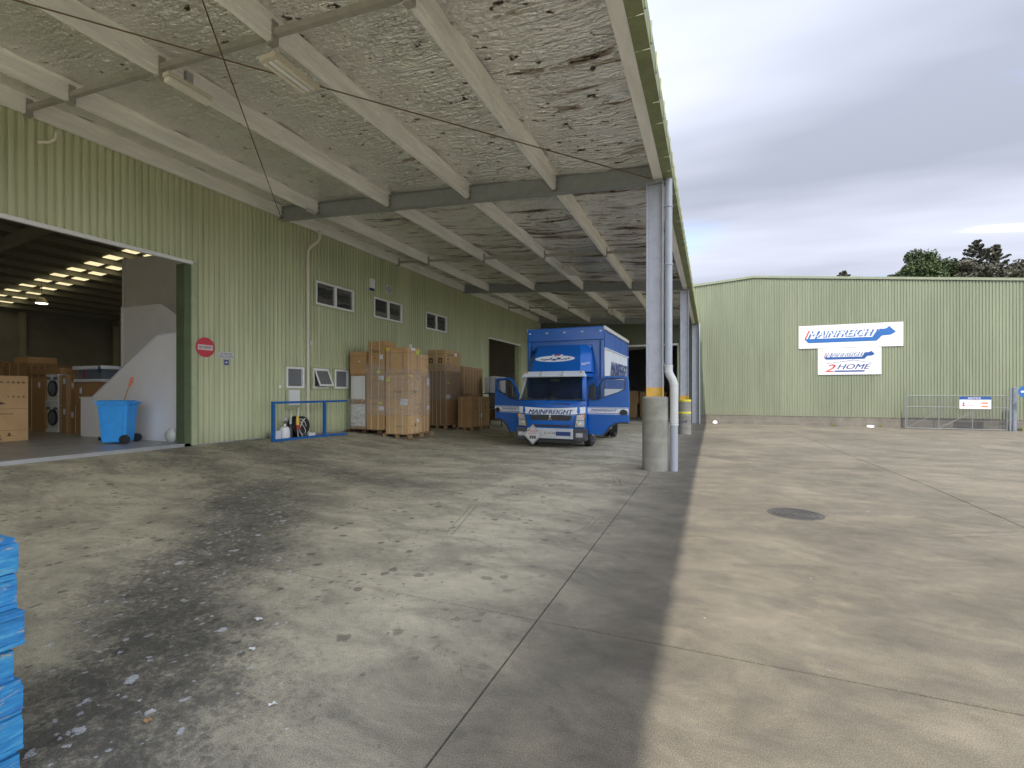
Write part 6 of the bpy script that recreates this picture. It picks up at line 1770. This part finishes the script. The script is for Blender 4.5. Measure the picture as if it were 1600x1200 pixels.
text_mb("NO SMOKING", (NX0+0.26, GY-0.051, NZ1-0.44), (1, 0, 0), (0, 0, 1), 0.32, 0.036, 0.001, 0, 0.02).build("lettering", "print_navy", ns)
flat_poly([(0, 0), (0.11, 0), (0.055, 0.09)], (NX0+0.10, GY-0.0505, NZ1-0.34), (1, 0, 0), (0, 0, 1), 0.002).build("symbol", "print_blue", ns)
MB().lathe([(0.05, 0), (0.05, 0.002)], (NX0+0.155, GY-0.0525, NZ1-0.42), 16, 'y').build("symbol", "print_red", ns)
for zz_ in (0.34, 0.50): MB().box(NX1-0.36, NX1-0.12, GY-0.053, GY-0.0505, NZ1-zz_, NZ1-zz_+0.07).build("red_panel", "print_orange", ns)
rs = thing("keep_left_sign", "round blue sign with white bar at the right edge beyond the gate post", "sign", (13.53, 29.6, gz))
MB().tube([(13.60, 29.62, gz), (13.60, 29.62, 1.74)], 0.03, 8).build("pole", "galv_fence", rs)
dsc = MB().lathe([(0.29, 0), (0.29, 0.008)], (13.53, 29.57, 1.50), 32, 'y').build("disc", "print_lightblue", rs)
MB().box(13.33, 13.73, 29.560, 29.568, 1.46, 1.54).build("white_bar", "sign_white", rs)

# ================================================================ TREES
import zlib
def tree(x, y, zb, zt, r, mat, lab, kind, n=5200, leaf=0.16, seed=1, gap=0.35):
    t = thing("tree", lab, "tree", (x, y, zb), 0, "trees behind the yard warehouse")
    rng = random.Random(seed)
    H = zt-zb
    tips = []
    tm = MB()
    tm.tube([(x, y, zb), (x+0.1, y, zb+H*0.45), (x-0.1, y+0.1, zb+H*0.86)], [0.42, 0.3, 0.08], 8).build("trunk", "bark", t)
    lm = MB()
    if kind == "round":
        ncl = 60
        for i in range(ncl):
            d = Vector((rng.gauss(0, 1), rng.gauss(0, 1), rng.gauss(0, 0.9))).normalized()*rng.uniform(0.45, 0.93)
            if d.z < -0.45: d.z = abs(d.z)
            tips.append((Vector((x+r*d.x, y+r*d.y, zt-3.0+2.6*d.z)), rng.uniform(0.5, 1.0)))
    elif kind == "gum":
        for i in range(70):
            d = Vector((rng.gauss(0, 1), rng.gauss(0, 1), rng.gauss(0, 0.8))).normalized()*rng.uniform(0.55, 0.97)
            if d.z < -0.3: d.z = abs(d.z)
            tips.append((Vector((x+r*d.x, y+r*d.y, zt-2.6+2.3*d.z)), rng.uniform(0.35, 0.8)))
    elif kind == "pine":
        for i in range(54):
            f = i/53; zz_ = zt-6.0*(1-f)
            a = i*2.4+rng.uniform(-.4, .4); L_ = (r*(1-f)+0.22)*rng.uniform(0.6, 1.1)
            for q in (0.25, 0.45, 0.65, 0.85, 1.0):
                c = Vector((x+L_*q*math.cos(a), y+L_*q*math.sin(a), zz_+0.35*L_*q*q))
                tips.append((c, 0.10+0.16*(1-q)*L_/r+0.05))
            lm.tube([(x, y, zz_-0.1), (x+L_*math.cos(a), y+L_*math.sin(a), zz_+0.35*L_)], [0.05, 0.015], 4)
        tm.tube([(x, y, zt-6), (x, y, zt+0.1)], [0.12, 0.02], 6)
    if kind != "pine":
        for (c, s_) in tips[::3]:
            mid = Vector((x, y, zb+H*0.42)).lerp(c, 0.5) + Vector((0, 0, -0.3))
            lm.tube([(x, y, zb+H*0.40), mid, c], [0.13, 0.07, 0.025], 5)
    lm.build("limb", "bark", t)
    mb = MB()
    per = max(6, n//len(tips))
    for (c, s_) in tips:
        for k in range(per):
            d = Vector((rng.gauss(0, 1), rng.gauss(0, 1), rng.gauss(0, 0.62)))
            d = d.normalized()*(rng.random()**0.45)*s_
            p = c+d
            a = Vector((rng.uniform(-1, 1), rng.uniform(-1, 1), rng.uniform(-0.6, 0.9))).normalized()*leaf*rng.uniform(0.6, 1.4)
            b_ = a.cross(Vector((rng.uniform(-1, 1), rng.uniform(-1, 1), rng.uniform(-1, 1)))).normalized()*leaf*0.5
            o_ = len(mb.v); mb.v += [tuple(p-a*0.5), tuple(p+b_), tuple(p+a*0.6), tuple(p-b_)]; mb.f.append((o_, o_+1, o_+2, o_+3))
    o_ = ORG[t.name]
    me = bpy.data.meshes.new("crown"); me.from_pydata([(p[0]-o_[0], p[1]-o_[1], p[2]-o_[2]) for p in mb.v], [], mb.f); me.materials.append(M(mat))
    ob = bpy.data.objects.new("crown", me); C.objects.link(ob); ob.parent = t
    return t
def at(u, v, Y):
    Xc = 0.9232*(u-1110); Yc = 0.3843*u+380.3; t_ = Y/Yc
    return Xc*t_, 1.5+(612-v)*t_
TYY = 62.0
x_, z_ = at(1437, 391, TYY); tree(x_, TYY, -0.4, z_, 2.75, "leaf_dark", "dense dark green rounded tree, leftmost of the tall trees behind the warehouse", "round", 22000, 0.22, 1)
x_, z_ = at(1497, 399, TYY); tree(x_, TYY+1, -0.4, z_, 3.0, "leaf_gum", "grey-brown open crowned gum tree right of the dark green tree", "gum", 11000, 0.20, 2)
x_, z_ = at(1556, 402, TYY); tree(x_, TYY+1, -0.4, z_, 3.0, "leaf_gum", "grey-brown gum tree in front of the two spiky pines", "gum", 12000, 0.20, 3)
x_, z_ = at(1604, 402, TYY); tree(x_, TYY-1, -0.4, z_, 3.2, "leaf_gum", "reddish-brown gum tree at the right edge of the photo", "gum", 12000, 0.20, 4)
x_, z_ = at(1526, 377, TYY+8); tree(x_, TYY+8, -0.4, z_, 3.6, "leaf_pine", "tallest spiky pine rising above the gum trees", "pine", 9000, 0.17, 5)
x_, z_ = at(1556, 384, TYY+9); tree(x_, TYY+9, -0.4, z_, 3.0, "leaf_pine", "second spiky pine just right of the tallest one", "pine", 8000, 0.17, 6)
x_, z_ = at(1318, 425, TYY+6); tree(x_, TYY+6, -0.4, z_, 4.2, "leaf_pine", "low flat conifer top just showing over the roof above the signs", "pine", 7000, 0.18, 7)
x_, z_ = at(1393, 431, TYY+3); tree(x_, TYY+3, -0.4, z_, 1.0, "leaf_pine", "tiny dark tree tip just left of the dense green tree", "pine", 800, 0.26, 8)

# scraps of paper and shrink film blown about the yard
for i, (u_, v_, s_, lab) in enumerate(((405, 969, 0.045, "small crumpled white scrap on the concrete beside the dark grime"), (427, 1103, 0.030, "tiny pale scrap nearest the camera on the shaded concrete"), (394, 1016, 0.034, "flat white scrap a little nearer than the crumpled one"), (233, 1128, 0.030, "brownish leaf scrap lying in the dark grime"))):
    t_ = 1.5/(v_-612); x_ = 0.9232*(u_-1110)*t_; y_ = (0.3843*u_+380.3)*t_
    rn = random.Random(i); mb = MB(); n_ = 9
    mb.v.append((x_, y_, 0.012))
    for k in range(n_):
        a = 2*PI*k/n_; r_ = s_*rn.uniform(0.45, 1.0)
        mb.v.append((x_+r_*math.cos(a), y_+0.6*r_*math.sin(a), 0.004+rn.uniform(0, 0.014)))
    for k in range(n_): mb.f.append((0, 1+k, 1+(k+1) % n_))
    solo(mb, "paper_scrap", "white_paint" if i != 3 else "wood_handle", lab, "scrap", "scraps on the yard", loc=(x_, y_, 0.0))
